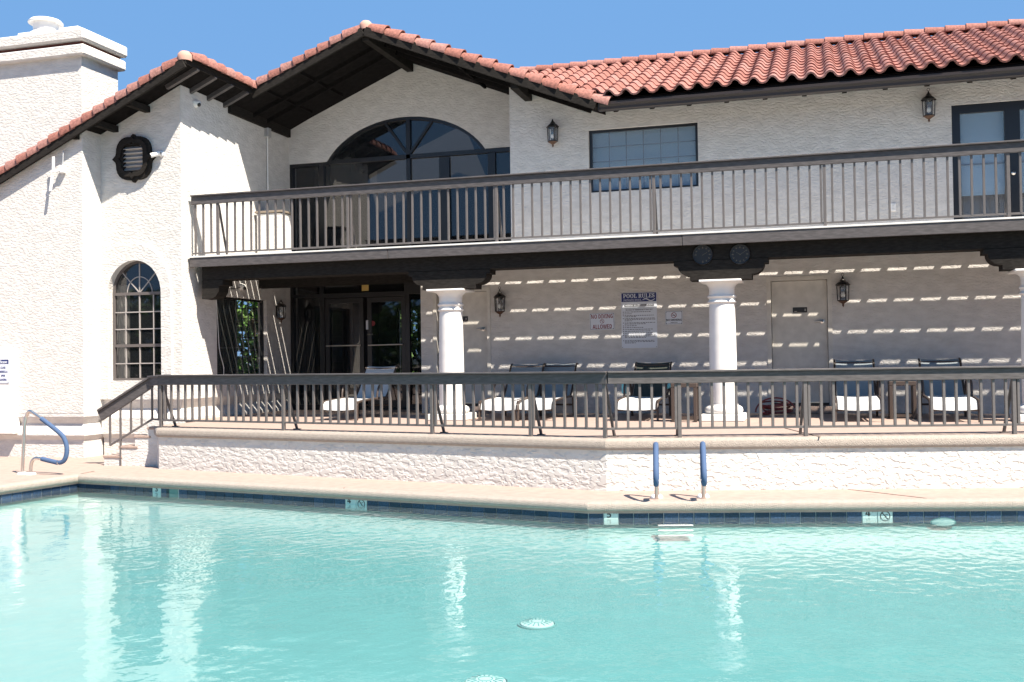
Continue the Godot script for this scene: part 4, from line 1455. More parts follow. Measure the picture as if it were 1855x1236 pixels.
func pool_fittings() -> void:
	# ladder: two hooped grab rails and three white treads under the water
	var l := thing("pool_ladder", "pool ladder with two blue sleeved grab rails and white underwater treads", "ladder", Vector3(-1.42, CY, -11.07))
	for s in [0, 1]:
		var base: Vector3 = [Vector3(-1.657, 0, -11.00), Vector3(-1.182, 0, -11.125)][s] - Vector3(-1.42, 0, -11.07)
		var din: Vector3 = [Vector3(0.135, 0, 0.991), Vector3(0.135, 0, 0.991)][s]   # out over the pool
		var P := func(o: float, y: float) -> Vector3: return base + din * o + Vector3(0, y, 0)
		var path := smooth_path([P.call(0, 0.0), P.call(0.0, 0.25), P.call(0.01, 0.46), P.call(0.05, 0.55), P.call(0.12, 0.57), P.call(0.20, 0.52), P.call(0.33, 0.40), P.call(0.40, 0.32), P.call(0.41, 0.24), P.call(0.35, 0.185), P.call(0.22, 0.19), P.call(0.14, 0.16), P.call(0.11, 0.0)], 5)
		var m := MB.new()
		m.tube(path, 0.022, 10)
		var rail := put("grab_rail", m, M.steel, l)
		var sl := MB.new()
		var sp: Array = []
		for q in path:
			if q.y > 0.17: sp.append(q)
		sl.tube(sp, 0.029, 12)
		put("blue_sleeve", sl, M.sleeve, rail)
		var fl := MB.new()
		fl.lathe(base, [Vector2(0.065, 0.0), Vector2(0.063, 0.02), Vector2(0.045, 0.035), Vector2(0.03, 0.038)], 16)
		put("escutcheon", fl, M.white_plastic, rail)
		var tm := MB.new()
		for yy in ([0.455, 0.50] if s == 0 else [0.48]):
			tm.box(P.call(0.13 + (0.57 - yy) * 0.9 + 0.035, yy - 0.01), Vector3(0.03, 0.03 if s == 0 else 0.06, 0.03), 0.008)
		put("sleeve_fastener", tm, M.band, rail)
	for i in 3:
		var t := MB.new()
		var c := Vector3(0.0, -CY - 0.058 - i * 0.052, 0.40)
		t.box(c, Vector3(0.36, 0.012, 0.035), 0.006, Basis(Vector3.UP, atan2(0.238, 0.971)))
		put("tread", t, M.white_plastic, l)
	# handrail at the shallow corner
	var h := thing("pool_handrail", "bent steel pool handrail with blue sleeve at the left corner of the pool", "handrail", Vector3(-10.589, CY, -11.883))
	var o := Vector3(-10.589, CY, -11.883)
	var pts: Array = []
	for q in [[-10.589, 0.175], [-10.565, 0.55], [-10.545, 0.87], [-10.50, 1.0], [-10.43, 1.045], [-10.36, 1.015], [-10.2, 0.92], [-9.95, 0.755], [-9.86, 0.66], [-9.825, 0.52], [-9.86, 0.39], [-9.95, 0.345], [-10.12, 0.37], [-10.30, 0.40], [-10.38, 0.375], [-10.415, 0.30], [-10.422, 0.175]]:
		pts.append(Vector3(q[0], q[1], -11.883 + (0.03 if q[0] > -10.5 else 0.0)) - o)
	var path := smooth_path(pts, 5)
	var m := MB.new()
	m.tube(path, 0.023, 12)
	var bar := put("rail", m, M.steel, h)
	var sp: Array = []
	var sp2: Array = []
	for i in path.size():
		var q: Vector3 = path[i] + o
		if i > 28 and i < 56: sp.append(path[i])
		if i >= 56 and i < 64: sp2.append(path[i])
	var sl := MB.new()
	sl.tube(sp, 0.031, 12)
	put("blue_sleeve", sl, M.sleeve, bar)
	var s2 := MB.new()
	s2.tube(sp2, 0.033, 12)
	put("loose_sleeve_end", s2, M.sleeve, bar)
	var fl := MB.new()
	for q in [Vector3.ZERO, Vector3(0.167, 0, 0.03)]:
		fl.lathe(q, [Vector2(0.07, 0.0), Vector2(0.068, 0.015), Vector2(0.045, 0.026), Vector2(0.025, 0.028)], 18)
	put("escutcheon", fl, M.white_plastic, h)
	# drain covers on the pool floor and a fitting in the wall
	var spots := [Vector3(-2.016, -0.298, -7.41), Vector3(-1.96, -0.298, -6.0)]
	var labels := ["round white drain cover on the pool floor, the farther of the two", "round white drain cover on the pool floor, nearest the camera"]
	for i in 2:
		var d := thing("drain_cover", labels[i], "drain cover", spots[i], 0.0, "white drain covers on the pool floor")
		var dm := MB.new()
		dm.lathe(Vector3.ZERO, [Vector2(0.125, 0.0), Vector2(0.122, 0.012), Vector2(0.10, 0.02), Vector2(0.05, 0.026), Vector2(0.0, 0.027)], 32)
		put("cover", dm, M.cover_cyan, d)
		var rim := MB.new()
		rim.lathe(Vector3.ZERO, [Vector2(0.145, 0.0), Vector2(0.143, 0.008), Vector2(0.132, 0.008), Vector2(0.13, 0.0)], 32)
		put("rim", rim, M.plaster, d)
		var gr := MB.new()
		for k in 16:
			var a := TAU * k / 16
			gr.box(Vector3(cos(a) * 0.085, 0.0235, sin(a) * 0.085), Vector3(0.05, 0.004, 0.006), 0.0, Basis(Vector3.UP, -a) * Basis(Vector3(0, 0, 1), -0.14))
		gr.lathe(Vector3(0, 0.022, 0), [Vector2(0.046, 0.0), Vector2(0.046, 0.006), Vector2(0.040, 0.006), Vector2(0.040, 0.0)], 24)
		put("grille", gr, M.plaster, d)
	var lt := thing("pool_fitting", "pale round fitting in the pool wall under water, below the right depth marker", "pool fitting", Vector3(1.20, -0.055, -11.378), atan2(0.232, 0.973))
	var lm := MB.new()
	var tilt := Basis(Vector3(1, 0, 0), PI / 2)
	lm.lathe(Vector3.ZERO, [Vector2(0.115, -0.02), Vector2(0.115, 0.004), Vector2(0.10, 0.010), Vector2(0.05, 0.014), Vector2(0.0, 0.015)], 28, Basis.from_scale(Vector3(1, 0.33, 1)) * tilt)
	put("cover", lm, M.cover_cyan, lt)
	var lr := MB.new()
	lr.lathe(Vector3.ZERO, [Vector2(0.128, -0.02), Vector2(0.128, 0.003), Vector2(0.116, 0.004)], 28, Basis.from_scale(Vector3(1, 0.36, 1)) * tilt)
	put("ring", lr, M.plaster, lt)

# ---------------------------------------------------------------- lanterns, cameras, dials, vent
func lantern(label: String, at: Vector3, s: float, ring := true, turn := 0.0) -> Node3D:
	var l := thing("wall_lantern", label, "wall lantern", at, turn, "dark metal wall lanterns")
	var back := MB.new()
	back.box(Vector3(0, 0.02, 0.01) * s, Vector3(0.10, 0.24, 0.02) * s, 0.004)
	back.bar(Vector3(0, 0.10, 0.02) * s, Vector3(0, 0.16, 0.10) * s, 0.02 * s, 0.02 * s)
	put("back_plate", back, M.black_metal, l)
	var c := Vector3(0, 0, 0.11) * s
	var roof := MB.new()
	roof.lathe(c, [Vector2(0.118 * s, 0.125 * s), Vector2(0.122 * s, 0.135 * s), Vector2(0.085 * s, 0.175 * s), Vector2(0.045 * s, 0.20 * s), Vector2(0.048 * s, 0.21 * s), Vector2(0.018 * s, 0.245 * s), Vector2(0.012 * s, 0.27 * s), Vector2(0.0, 0.285 * s)], 6)
	put("roof", roof, M.black_metal, l)
	var posts := MB.new()
	for k in 6:
		var a := TAU * k / 6
		var d := Vector3(cos(a), 0, -sin(a)) * 0.098 * s
		var d2 := Vector3(cos(a), 0, -sin(a)) * 0.088 * s
		posts.bar(c + d2 + Vector3(0, -0.13, 0) * s, c + d + Vector3(0, 0.128, 0) * s, 0.012 * s, 0.012 * s, 0.0, Vector3(1, 0, 0.3))
		var e := TAU * (k + 1) / 6
		var f := Vector3(cos(e), 0, -sin(e)) * 0.098 * s
		var f2 := Vector3(cos(e), 0, -sin(e)) * 0.088 * s
		posts.bar(c + d2 + Vector3(0, -0.13, 0) * s, c + f2 + Vector3(0, -0.13, 0) * s, 0.014 * s, 0.014 * s)
		posts.bar(c + d + Vector3(0, 0.125, 0) * s, c + f + Vector3(0, 0.125, 0) * s, 0.014 * s, 0.014 * s)
	put("cage", posts, M.black_metal, l)
	var gl := MB.new()
	for k in 6:
		var a := TAU * k / 6
		var b := TAU * (k + 1) / 6
		var A := Vector3(cos(a), 0, -sin(a)); var B := Vector3(cos(b), 0, -sin(b))
		gl.quad(c + A * 0.085 * s - Vector3(0, 0.128 * s, 0), c + B * 0.085 * s - Vector3(0, 0.128 * s, 0), c + B * 0.094 * s + Vector3(0, 0.124 * s, 0), c + A * 0.094 * s + Vector3(0, 0.124 * s, 0))
	put("glass", gl, M.glass, l)
	var bulb := MB.new()
	bulb.lathe(c - Vector3(0, 0.05, 0) * s, [Vector2(0.0, -0.03 * s), Vector2(0.03 * s, -0.015 * s), Vector2(0.037 * s, 0.02 * s), Vector2(0.02 * s, 0.06 * s), Vector2(0.0, 0.068 * s)], 12)
	put("bulb", bulb, M.bulb, l)
	var bot := MB.new()
	bot.lathe(c, [Vector2(0.0, -0.245 * s), Vector2(0.012 * s, -0.225 * s), Vector2(0.02 * s, -0.205 * s), Vector2(0.012 * s, -0.19 * s), Vector2(0.05 * s, -0.165 * s), Vector2(0.092 * s, -0.135 * s), Vector2(0.09 * s, -0.125 * s), Vector2(0.0, -0.125 * s)], 6)
	put("finial", bot, M.rust_metal, l)
	if ring:
		var r := MB.new()
		var pts: Array = []
		for k in 13: pts.append(c + Vector3(sin(TAU * k / 12) * 0.022, 0.305 + cos(TAU * k / 12) * 0.022, 0) * s)
		r.tube(pts, 0.004 * s, 5, false)
		put("ring", r, M.black_metal, l)
	return l

func wall_fittings() -> void:
	lantern("dark metal wall lantern above the balcony left of the square blue window", Vector3(-4.19, 5.44, Z2), 0.92, false)
	lantern("dark metal wall lantern above the balcony beside the right hand glazed door", Vector3(1.70, 5.40, Z2), 0.92)
	lantern("dark metal wall lantern right of the first column on the lower wall", Vector3(-5.16, 2.61, Z2), 0.92)
	lantern("dark metal wall lantern right of the cream door on the lower wall", Vector3(0.405, 2.63, Z2), 0.92)
	var e := lantern("bronze wall lantern at the corner left of the glazed entrance", Vector3(XS, 2.63, -17.62), 0.85, false, PI / 2)
	# two round dials on the middle corbel
	var labels := ["round dark dial with pale figures on the beam, left of the pair", "round dark dial with pale figures on the beam, right of the pair"]
	for i in 2:
		var d := thing("wall_dial", labels[i], "dial", Vector3([-1.527, -1.010][i], [3.113, 3.098][i], -14.865), 0.0, "round dials on the middle corbel")
		var turnx := Basis(Vector3(1, 0, 0), PI / 2)
		var m := MB.new()
		m.lathe(Vector3.ZERO, [Vector2(0.142, -0.005), Vector2(0.144, 0.02), Vector2(0.136, 0.034), Vector2(0.126, 0.03), Vector2(0.124, 0.02), Vector2(0.0, 0.02)], 36, turnx)
		put("case", m, M.black_plastic, d)
		var f := MB.new()
		for k in 12:
			var a := TAU * k / 12
			if i == 0 and k in [7, 8]: continue
			f.box(Vector3(sin(a) * 0.1, cos(a) * 0.1, 0.023), Vector3(0.014, 0.022 if k % 3 else 0.028, 0.002), 0, Basis(Vector3(0, 0, 1), -a))
		put("figures", f, M.dial_figures, d)
		var hnd := MB.new()
		hnd.bar(Vector3(-0.01, -0.01, 0.026), Vector3(0.07, 0.04, 0.026) if i else Vector3(0.06, 0.03, 0.026), 0.002, 0.006)
		if i: hnd.bar(Vector3(0.01, -0.01, 0.0265), Vector3(-0.05, 0.03, 0.0265), 0.002, 0.006)
		put("pointer", hnd, M.dial_figures, d)
	# quatrefoil vent on the wing
	var v := thing("quatrefoil_vent", "dark brown quatrefoil vent with grey slats high on the wing wall", "vent", Vector3(-10.69, 5.055, ZW))
	var q := MB.new()
	q.panel(quatrefoil(0.345, 0.40), [rect2(-0.185, -0.21, 0.185, 0.21)], 0.07, Transform3D(Basis.IDENTITY, Vector3(0, 0, 0.07)))
	put("surround", q, M.dark_wood, v)
	var rim := MB.new()
	rim.panel(quatrefoil(0.30, 0.345), [quatrefoil(0.225, 0.262)], 0.03, Transform3D(Basis.IDENTITY, Vector3(0, 0, 0.10)))
	put("rim", rim, M.dark_wood, v)
	for i in 6:
		var s := MB.new()
		s.box(Vector3(0, -0.172 + i * 0.07, 0.035), Vector3(0.37, 0.008, 0.075), 0, Basis(Vector3(1, 0, 0), deg_to_rad(42)))
		put("slat", s, M.galvanised, v)
	# cameras
	var c1 := thing("security_camera", "white dome camera with dark eye under the wing eave", "security camera", Vector3(XS, 5.99, -14.98), PI / 2, "small white security cameras")
	dome(c1)
	var c2 := thing("security_camera", "white bullet camera right of the quatrefoil vent", "security camera", Vector3(-10.215, 5.08, ZW), 0.0, "small white security cameras")
	var bm := MB.new()
	bm.lathe(Vector3(0.03, 0.02, 0), [Vector2(0.05, 0), Vector2(0.05, 0.02), Vector2(0.02, 0.04)], 16, Basis(Vector3(1, 0, 0), PI / 2))
	put("mount", bm, M.white_plastic, c2)
	var bd := MB.new()
	bd.tube([Vector3(0.03, 0.02, 0.06), Vector3(-0.07, -0.03, 0.16)], 0.038, 14)
	put("body", bd, M.white_plastic, c2)
	var ey := MB.new()
	ey.tube([Vector3(-0.07, -0.03, 0.16), Vector3(-0.076, -0.033, 0.166)], 0.026, 14)
	put("lens", ey, M.black_plastic, c2)
	var c3 := thing("security_camera", "dark eyed camera with a loose cable under the balcony left of the entrance", "security camera", Vector3(XS, 3.03, -16.35), PI / 2, "small white security cameras")
	dome(c3)
	var cb := MB.new()
	cb.tube(smooth_path([Vector3(0.0, 0.0, 0.02), Vector3(-0.15, -0.03, 0.02), Vector3(-0.3, -0.05, 0.015), Vector3(-0.6, -0.03, 0.02), Vector3(-0.9, 0.02, 0.02)]), 0.008, 6)
	put("cable", cb, M.black_plastic, c3)
	# aerial on the bay wall
	var a := thing("wireless_antenna", "white wireless antenna with two paddles on the left bay wall", "antenna", Vector3(-11.74, 4.86, ZL))
	var am := MB.new()
	am.box(Vector3(0.03, 0.0, 0.05), Vector3(0.09, 0.12, 0.08), 0.01)
	am.bar(Vector3(0.03, 0.0, 0.08), Vector3(-0.12, -0.05, 0.13), 0.03, 0.04)
	put("box", am, M.white_plastic, a)
	for k in [[Vector3(-0.08, -0.06, 0.13), Vector3(-0.075, 0.20, 0.13)], [Vector3(-0.10, -0.10, 0.13), Vector3(-0.13, -0.36, 0.14)], [Vector3(0.055, 0.05, 0.07), Vector3(0.06, 0.30, 0.06)]]:
		var p := MB.new()
		p.bar(k[0], k[1], 0.02, 0.05 if k[0].x < 0 else 0.015, 0.006, Vector3(1, 0, 0))
		put("paddle" if k[0].x < 0 else "mast", p, M.white_plastic if k[0].x < 0 else M.galvanised, a)
	# conduit on the wing side
	var cd := thing("electrical_conduit", "grey electrical box with thin conduit running down the wing side wall", "conduit", Vector3(XS, 6.0, -17.28), PI / 2)
	var cm := MB.new()
	cm.box(Vector3(0, -0.02, 0.04), Vector3(0.13, 0.17, 0.08), 0.006)
	put("box", cm, M.galvanised, cd)
	var cp := MB.new()
	cp.tube([Vector3(0, -0.1, 0.03), Vector3(0.0, -2.58, 0.03)], 0.014, 8)
	put("pipe", cp, M.white_plastic, cd)
	# loose wire down the wing side window
	var wr := MB.new()
	wr.tube(smooth_path([Vector3(XS + 0.012, 2.86, -15.53), Vector3(XS + 0.014, 2.3, -15.58), Vector3(XS + 0.015, 1.9, -15.62), Vector3(XS + 0.012, 1.6, -15.75), Vector3(XS + 0.012, 1.4, -15.72)]), 0.006, 6)
	tag(put("loose_wire", wr, M.flashing), "pale loose wire hanging beside the wing side window", "wire")
	# socket plate on the upper wall
	var so := thing("socket_plate", "white outlet plate low on the balcony wall", "outlet", Vector3(1.17, 3.93, Z2))
	var sm := MB.new()
	sm.box(Vector3(0, 0, 0.008), Vector3(0.075, 0.12, 0.016), 0.004)
	put("plate", sm, M.white_plastic, so)
	var ss := MB.new()
	ss.box(Vector3(0, 0.025, 0.017), Vector3(0.035, 0.03, 0.004)); ss.box(Vector3(0, -0.025, 0.017), Vector3(0.035, 0.03, 0.004))
	put("sockets", ss, M.flashing, so)
	# white cabinet at the left edge
	var bx := MB.new()
	bx.span(-14.4, -12.655, 0.56, 1.93, ZL - 0.05, ZL + 0.10, 0.01)
	tag(put("wall_cabinet", bx, M.smooth_white), "smooth white cabinet on the bay wall at the left edge, carrying a sign", "cabinet")

func dome(p: Node3D) -> void:
	var m := MB.new()
	m.lathe(Vector3.ZERO, [Vector2(0.065, 0), Vector2(0.065, 0.03), Vector2(0.055, 0.045), Vector2(0.05, 0.06), Vector2(0.035, 0.09), Vector2(0.0, 0.10)], 18, Basis(Vector3(1, 0, 0), PI / 2))
	put("housing", m, M.white_plastic, p)
	var e := MB.new()
	e.lathe(Vector3(-0.01, -0.022, 0.07), [Vector2(0.036, 0), Vector2(0.034, 0.018), Vector2(0.02, 0.032), Vector2(0.0, 0.036)], 14, Basis(Vector3(1, 0, 0), PI / 2 + 0.25))
	put("lens", e, M.black_plastic, p)

func quatrefoil(rx: float, ry: float) -> PackedVector2Array:
	# four rounded lobes at the corners, a pointed tip on each axis
	var p := PackedVector2Array()
	for k in 4:
		var mid := deg_to_rad(k * 90.0)
		var tip := Vector2(cos(mid) * rx * 1.16, sin(mid) * ry * 1.0)
		p.append(Vector2(cos(mid - 0.16) * rx * 0.99, sin(mid - 0.16) * ry * 0.90) if k % 2 == 0 else Vector2(cos(mid - 0.16) * rx * 0.92, sin(mid - 0.16) * ry * 0.88))
		p.append(tip)
		p.append(Vector2(cos(mid + 0.16) * rx * 0.99, sin(mid + 0.16) * ry * 0.90) if k % 2 == 0 else Vector2(cos(mid + 0.16) * rx * 0.92, sin(mid + 0.16) * ry * 0.88))
		for i in 7:
			var a := mid + 0.28 + (PI / 2 - 0.56) * i / 6.0
			var bulge := 1.0 + 0.10 * sin(PI * i / 6.0)
			p.append(Vector2(cos(a) * rx * bulge * 0.98, sin(a) * ry * bulge * 0.92))
	return p

# ---------------------------------------------------------------- signs
func text_mesh(s: String, width: float, height: float, m: Material, font := "Droid Sans", bold := true) -> MeshInstance3D:
	var t := TextMesh.new()
	var f := SystemFont.new()
	f.font_names = PackedStringArray([font])
	f.font_weight = 700 if bold else 400
	t.font = f
	t.font_size = 48
	t.pixel_size = 0.01
	t.depth = 0.02
	t.curve_step = 2.0
	t.text = s
	var ab := t.get_aabb()
	var o := MeshInstance3D.new()
	o.mesh = t
	o.material_override = m
	var sy: float = height / maxf(ab.size.y, 0.001)
	var sx: float = sy if width <= 0.0 else width / maxf(ab.size.x, 0.001)
	o.scale = Vector3(sx, sy, 0.1)
	return o

func write(parent: Node, s: String, x: float, y: float, z: float, w: float, h: float, m: Material, font := "Droid Sans", bold := true) -> void:
	var o := text_mesh(s, w, h, m, font, bold)
	o.name = "lettering"
	parent.add_child(o, true)
	var t: TextMesh = o.mesh
	var ab := t.get_aabb()
	o.position = Vector3(x, y, z) - Vector3(ab.get_center().x * o.scale.x, ab.get_center().y * o.scale.y, 0)

func plate(p: Node, w: float, h: float, m: Material, border: Material = null) -> void:
	var b := MB.new()
	b.box(Vector3(0, 0, 0.003), Vector3(w, h, 0.006), 0.002)
	put("plate", b, m, p)
	if border:
		var f := MB.new()
		f.panel(rect2(-w / 2 + 0.008, -h / 2 + 0.008, w / 2 - 0.008, h / 2 - 0.008), [rect2(-w / 2 + 0.012, -h / 2 + 0.012, w / 2 - 0.012, h / 2 - 0.012)], 0.001, Transform3D(Basis.IDENTITY, Vector3(0, 0, 0.0075)))
		put("border", f, border, p)
	var s := MB.new()
	for x in [-1, 1]:
		for y in [-1, 1]:
			s.box(Vector3(x * (w / 2 - 0.015), y * (h / 2 - 0.015), 0.008), Vector3(0.01, 0.01, 0.004), 0.003)
	put("screw", s, M.black_metal, p)

func signs() -> void:
	var z := Z2 + 0.004
	var a := thing("no_diving_sign", "white sign reading NO DIVING ALLOWED in red capitals", "sign", Vector3(-3.415, 2.282, z), deg_to_rad(0.0))
	a.rotation.z = deg_to_rad(1.0)
	plate(a, 0.415, 0.278, M.sign_white, M.ink)
	write(a, "NO DIVING", 0, 0.082, 0.008, 0.365, 0.068, M.sign_red)
	write(a, "ALLOWED", 0, -0.088, 0.008, 0.325, 0.07, M.sign_red)
	no_symbol(a, Transform3D(Basis.IDENTITY, Vector3(0, 0.0, 0.0065)), 0.036, M.sign_red, M.ink, true)
	var b := thing("pool_rules_sign", "tall white POOL RULES board with dark blue heading", "sign", Vector3(-2.795, 2.286, z))
	plate(b, 0.59, 0.915, M.sign_white)
	var hd := MB.new()
	hd.span(-0.288, 0.288, 0.305, 0.45, 0.0055, 0.0075)
	put("heading_panel", hd, M.sign_blue, b)
	write(b, "POOL RULES", 0, 0.402, 0.009, 0.52, 0.066, M.sign_white, "Droid Serif")
	write(b, "PRIVATE POOL", -0.105, 0.332, 0.009, 0.30, 0.032, M.sign_white, "Droid Serif", false)
	var fishy := MB.new()
	for i in 14:
		var u := i / 13.0
		fishy.box(Vector3(0.07 + u * 0.19, 0.333 + 0.018 * sin(u * PI * 2.2), 0.0083), Vector3(0.017, 0.010 + 0.008 * sin(u * PI), 0.001))
	put("wave_emblem", fishy, M.sign_white, b)
	var wb := MB.new()
	wb.span(-0.24, 0.245, 0.228, 0.262, 0.0055, 0.0075)
	put("warning_bar", wb, M.ink, b)
	write(b, "WARNING: NO LIFEGUARD ON DUTY", 0.002, 0.245, 0.009, 0.46, 0.022, M.sign_white)
	write(b, "IN CASE OF EMERGENCY CALL 911", 0.0, 0.172, 0.008, 0.44, 0.020, M.ink)
	# rows of fine print, too small to read
	var fine := MB.new()
	fine.span(-0.25, 0.25, 0.196, 0.199, 0.0058, 0.0068)
	var rows := [0.138, 0.108, 0.078, 0.030, -0.042, -0.090, -0.120, -0.150, -0.180, -0.21, -0.245, -0.335]
	var extra := [1, 1, 2, 3, 2, 1, 1, 1, 1, 1, 3, 3]
	for i in rows.size():
		fine.box(Vector3(-0.262, rows[i], 0.0065), Vector3(0.015, 0.012, 0.001))
		for k in extra[i]:
			var x := -0.24
			var stop: float = rng.randf_range(0.1, 0.26) if k < extra[i] - 1 else rng.randf_range(-0.12, 0.22)
			if extra[i] > 1 and k < extra[i] - 1: stop = 0.25
			while x < stop:
				var wd := rng.randf_range(0.012, 0.045)
				fine.span(x, minf(x + wd, 0.268), rows[i] - k * 0.019 - 0.004, rows[i] - k * 0.019 + 0.0045, 0.0058, 0.0068)
				x += wd + 0.009
	put("fine_print", fine, M.ink, b)
	var c := thing("no_smoking_sign", "small white NO SMOKING sign with red prohibition ring", "sign", Vector3(-2.225, 2.312, z))
	plate(c, 0.278, 0.218, M.sign_white, M.ink)
	no_symbol(c, Transform3D(Basis.IDENTITY, Vector3(0, 0.042, 0.0065)), 0.045, M.sign_red, M.ink)
	write(c, "NO SMOKING", 0, -0.036, 0.008, 0.245, 0.034, M.ink)
	write(c, "THANK YOU", 0, -0.078, 0.008, 0.11, 0.014, M.ink)
	var d := thing("umbrella_sign", "small white sign with dark blue Please heading on the white cabinet", "sign", Vector3(-12.85, 1.59, ZL + 0.102))
	plate(d, 0.235, 0.40, M.sign_white, M.sign_blue)
	var ph := MB.new()
	ph.span(-0.112, 0.112, 0.12, 0.195, 0.0055, 0.0075)
	put("heading_panel", ph, M.sign_blue, d)
	write(d, "Please", 0, 0.157, 0.009, 0.17, 0.05, M.sign_white, "Droid Serif")
	var lines := ["CLOSE", "UMBRELLA", "UPON", "LEAVING"]
	for i in 4:
		write(d, lines[i], 0, 0.062 - i * 0.066, 0.008, [0.10, 0.18, 0.08, 0.14][i], 0.036, M.sign_blue)

# ---------------------------------------------------------------- furniture
func lounger(label: String, at: Vector3, back_mat: Material, arms: bool, turn := 0.0) -> Node3D:
	# foot at +z, head at -z
	var l := thing("sun_lounger", label, "sun lounger", at, turn, "sling loungers along the terrace wall")
	var w := 0.60
	var seat: Array = [Vector2(0.0, 0.17), Vector2(-0.03, 0.245), Vector2(-0.09, 0.285), Vector2(-0.22, 0.30), Vector2(-0.6, 0.315), Vector2(-1.0, 0.325), Vector2(-1.22, 0.32)]
	var back: Array = [Vector2(-1.22, 0.32), Vector2(-1.34, 0.42), Vector2(-1.52, 0.64), Vector2(-1.66, 0.80), Vector2(-1.72, 0.835), Vector2(-1.78, 0.83)]
	sheet(l, "seat_sling", seat, w - 0.06, M.sling)
	sheet(l, "back_sling", back, w - 0.08, back_mat)
	for s in [-1.0, 1.0]:
		var x: float = s * (w / 2)
		var m := MB.new()
		var pts: Array = []
		for q in seat: pts.append(Vector3(x, q.y - 0.005, q.x))
		m.tube(smooth_path(pts, 3), 0.018, 8)
		put("side_rail", m, M.brown_frame, l)
		var b := MB.new()
		var bp: Array = []
		for q in back: bp.append(Vector3(x * 0.93, q.y - 0.004, q.x))
		b.tube(smooth_path(bp, 3), 0.016, 8)
		put("back_rail", b, M.brown_frame, l)
		for q in [[-0.05, -0.03], [-1.30, -1.36]]:
			var g := MB.new()
			g.bar(Vector3(x, 0.0, q[1]), Vector3(x, 0.30, q[0]), 0.028, 0.05, 0.005, Vector3(0, 0, 1))
			put("leg", g, M.brown_frame, l)
		if arms:
			var a := MB.new()
			a.tube(smooth_path([Vector3(x * 1.03, 0.30, -0.78), Vector3(x * 1.05, 0.46, -0.82), Vector3(x * 1.05, 0.54, -0.93), Vector3(x * 1.05, 0.55, -1.10), Vector3(x * 1.05, 0.53, -1.28), Vector3(x * 1.03, 0.42, -1.36), Vector3(x, 0.0, -1.40)], 4), 0.018, 8)
			put("armrest", a, M.brown_frame, l)
	var cr := MB.new()
	cr.tube([Vector3(-w / 2, 0.16, -0.04), Vector3(w / 2, 0.16, -0.04)], 0.015, 8)
	cr.tube([Vector3(-w / 2, 0.18, -1.33), Vector3(w / 2, 0.18, -1.33)], 0.015, 8)
	cr.tube([Vector3(-w / 2 * 0.9, 0.79, -1.66), Vector3(w / 2 * 0.9, 0.79, -1.66)], 0.012, 8)
	cr.bar(Vector3(-w / 2 * 0.9, 0.60, -1.50), Vector3(-w / 2 * 0.9, 0.25, -1.70), 0.02, 0.02)
	cr.bar(Vector3(w / 2 * 0.9, 0.60, -1.50), Vector3(w / 2 * 0.9, 0.25, -1.70), 0.02, 0.02)
	put("cross_bar", cr, M.brown_frame, l)
	return l

func sheet(p: Node, called: String, prof: Array, w: float, m: Material) -> void:
	var b := MB.new()
	var pts: Array = []
	for q in prof: pts.append(Vector3(0, q.y, q.x))
	var sp := smooth_path(pts, 4)
	for i in sp.size() - 1:
		for k in 4:
			var xa := lerpf(-w / 2, w / 2, k / 4.0)
			var xb := lerpf(-w / 2, w / 2, (k + 1) / 4.0)
			var sa := -0.016 * (1.0 - pow(2.0 * xa / w, 2))
			var sb := -0.016 * (1.0 - pow(2.0 * xb / w, 2))
			var a: Vector3 = sp[i]
			var c: Vector3 = sp[i + 1]
			b.quad(a + Vector3(xa, sa, 0), a + Vector3(xb, sb, 0), c + Vector3(xb, sb, 0), c + Vector3(xa, sa, 0))
	var o := put(called, b, m, p)

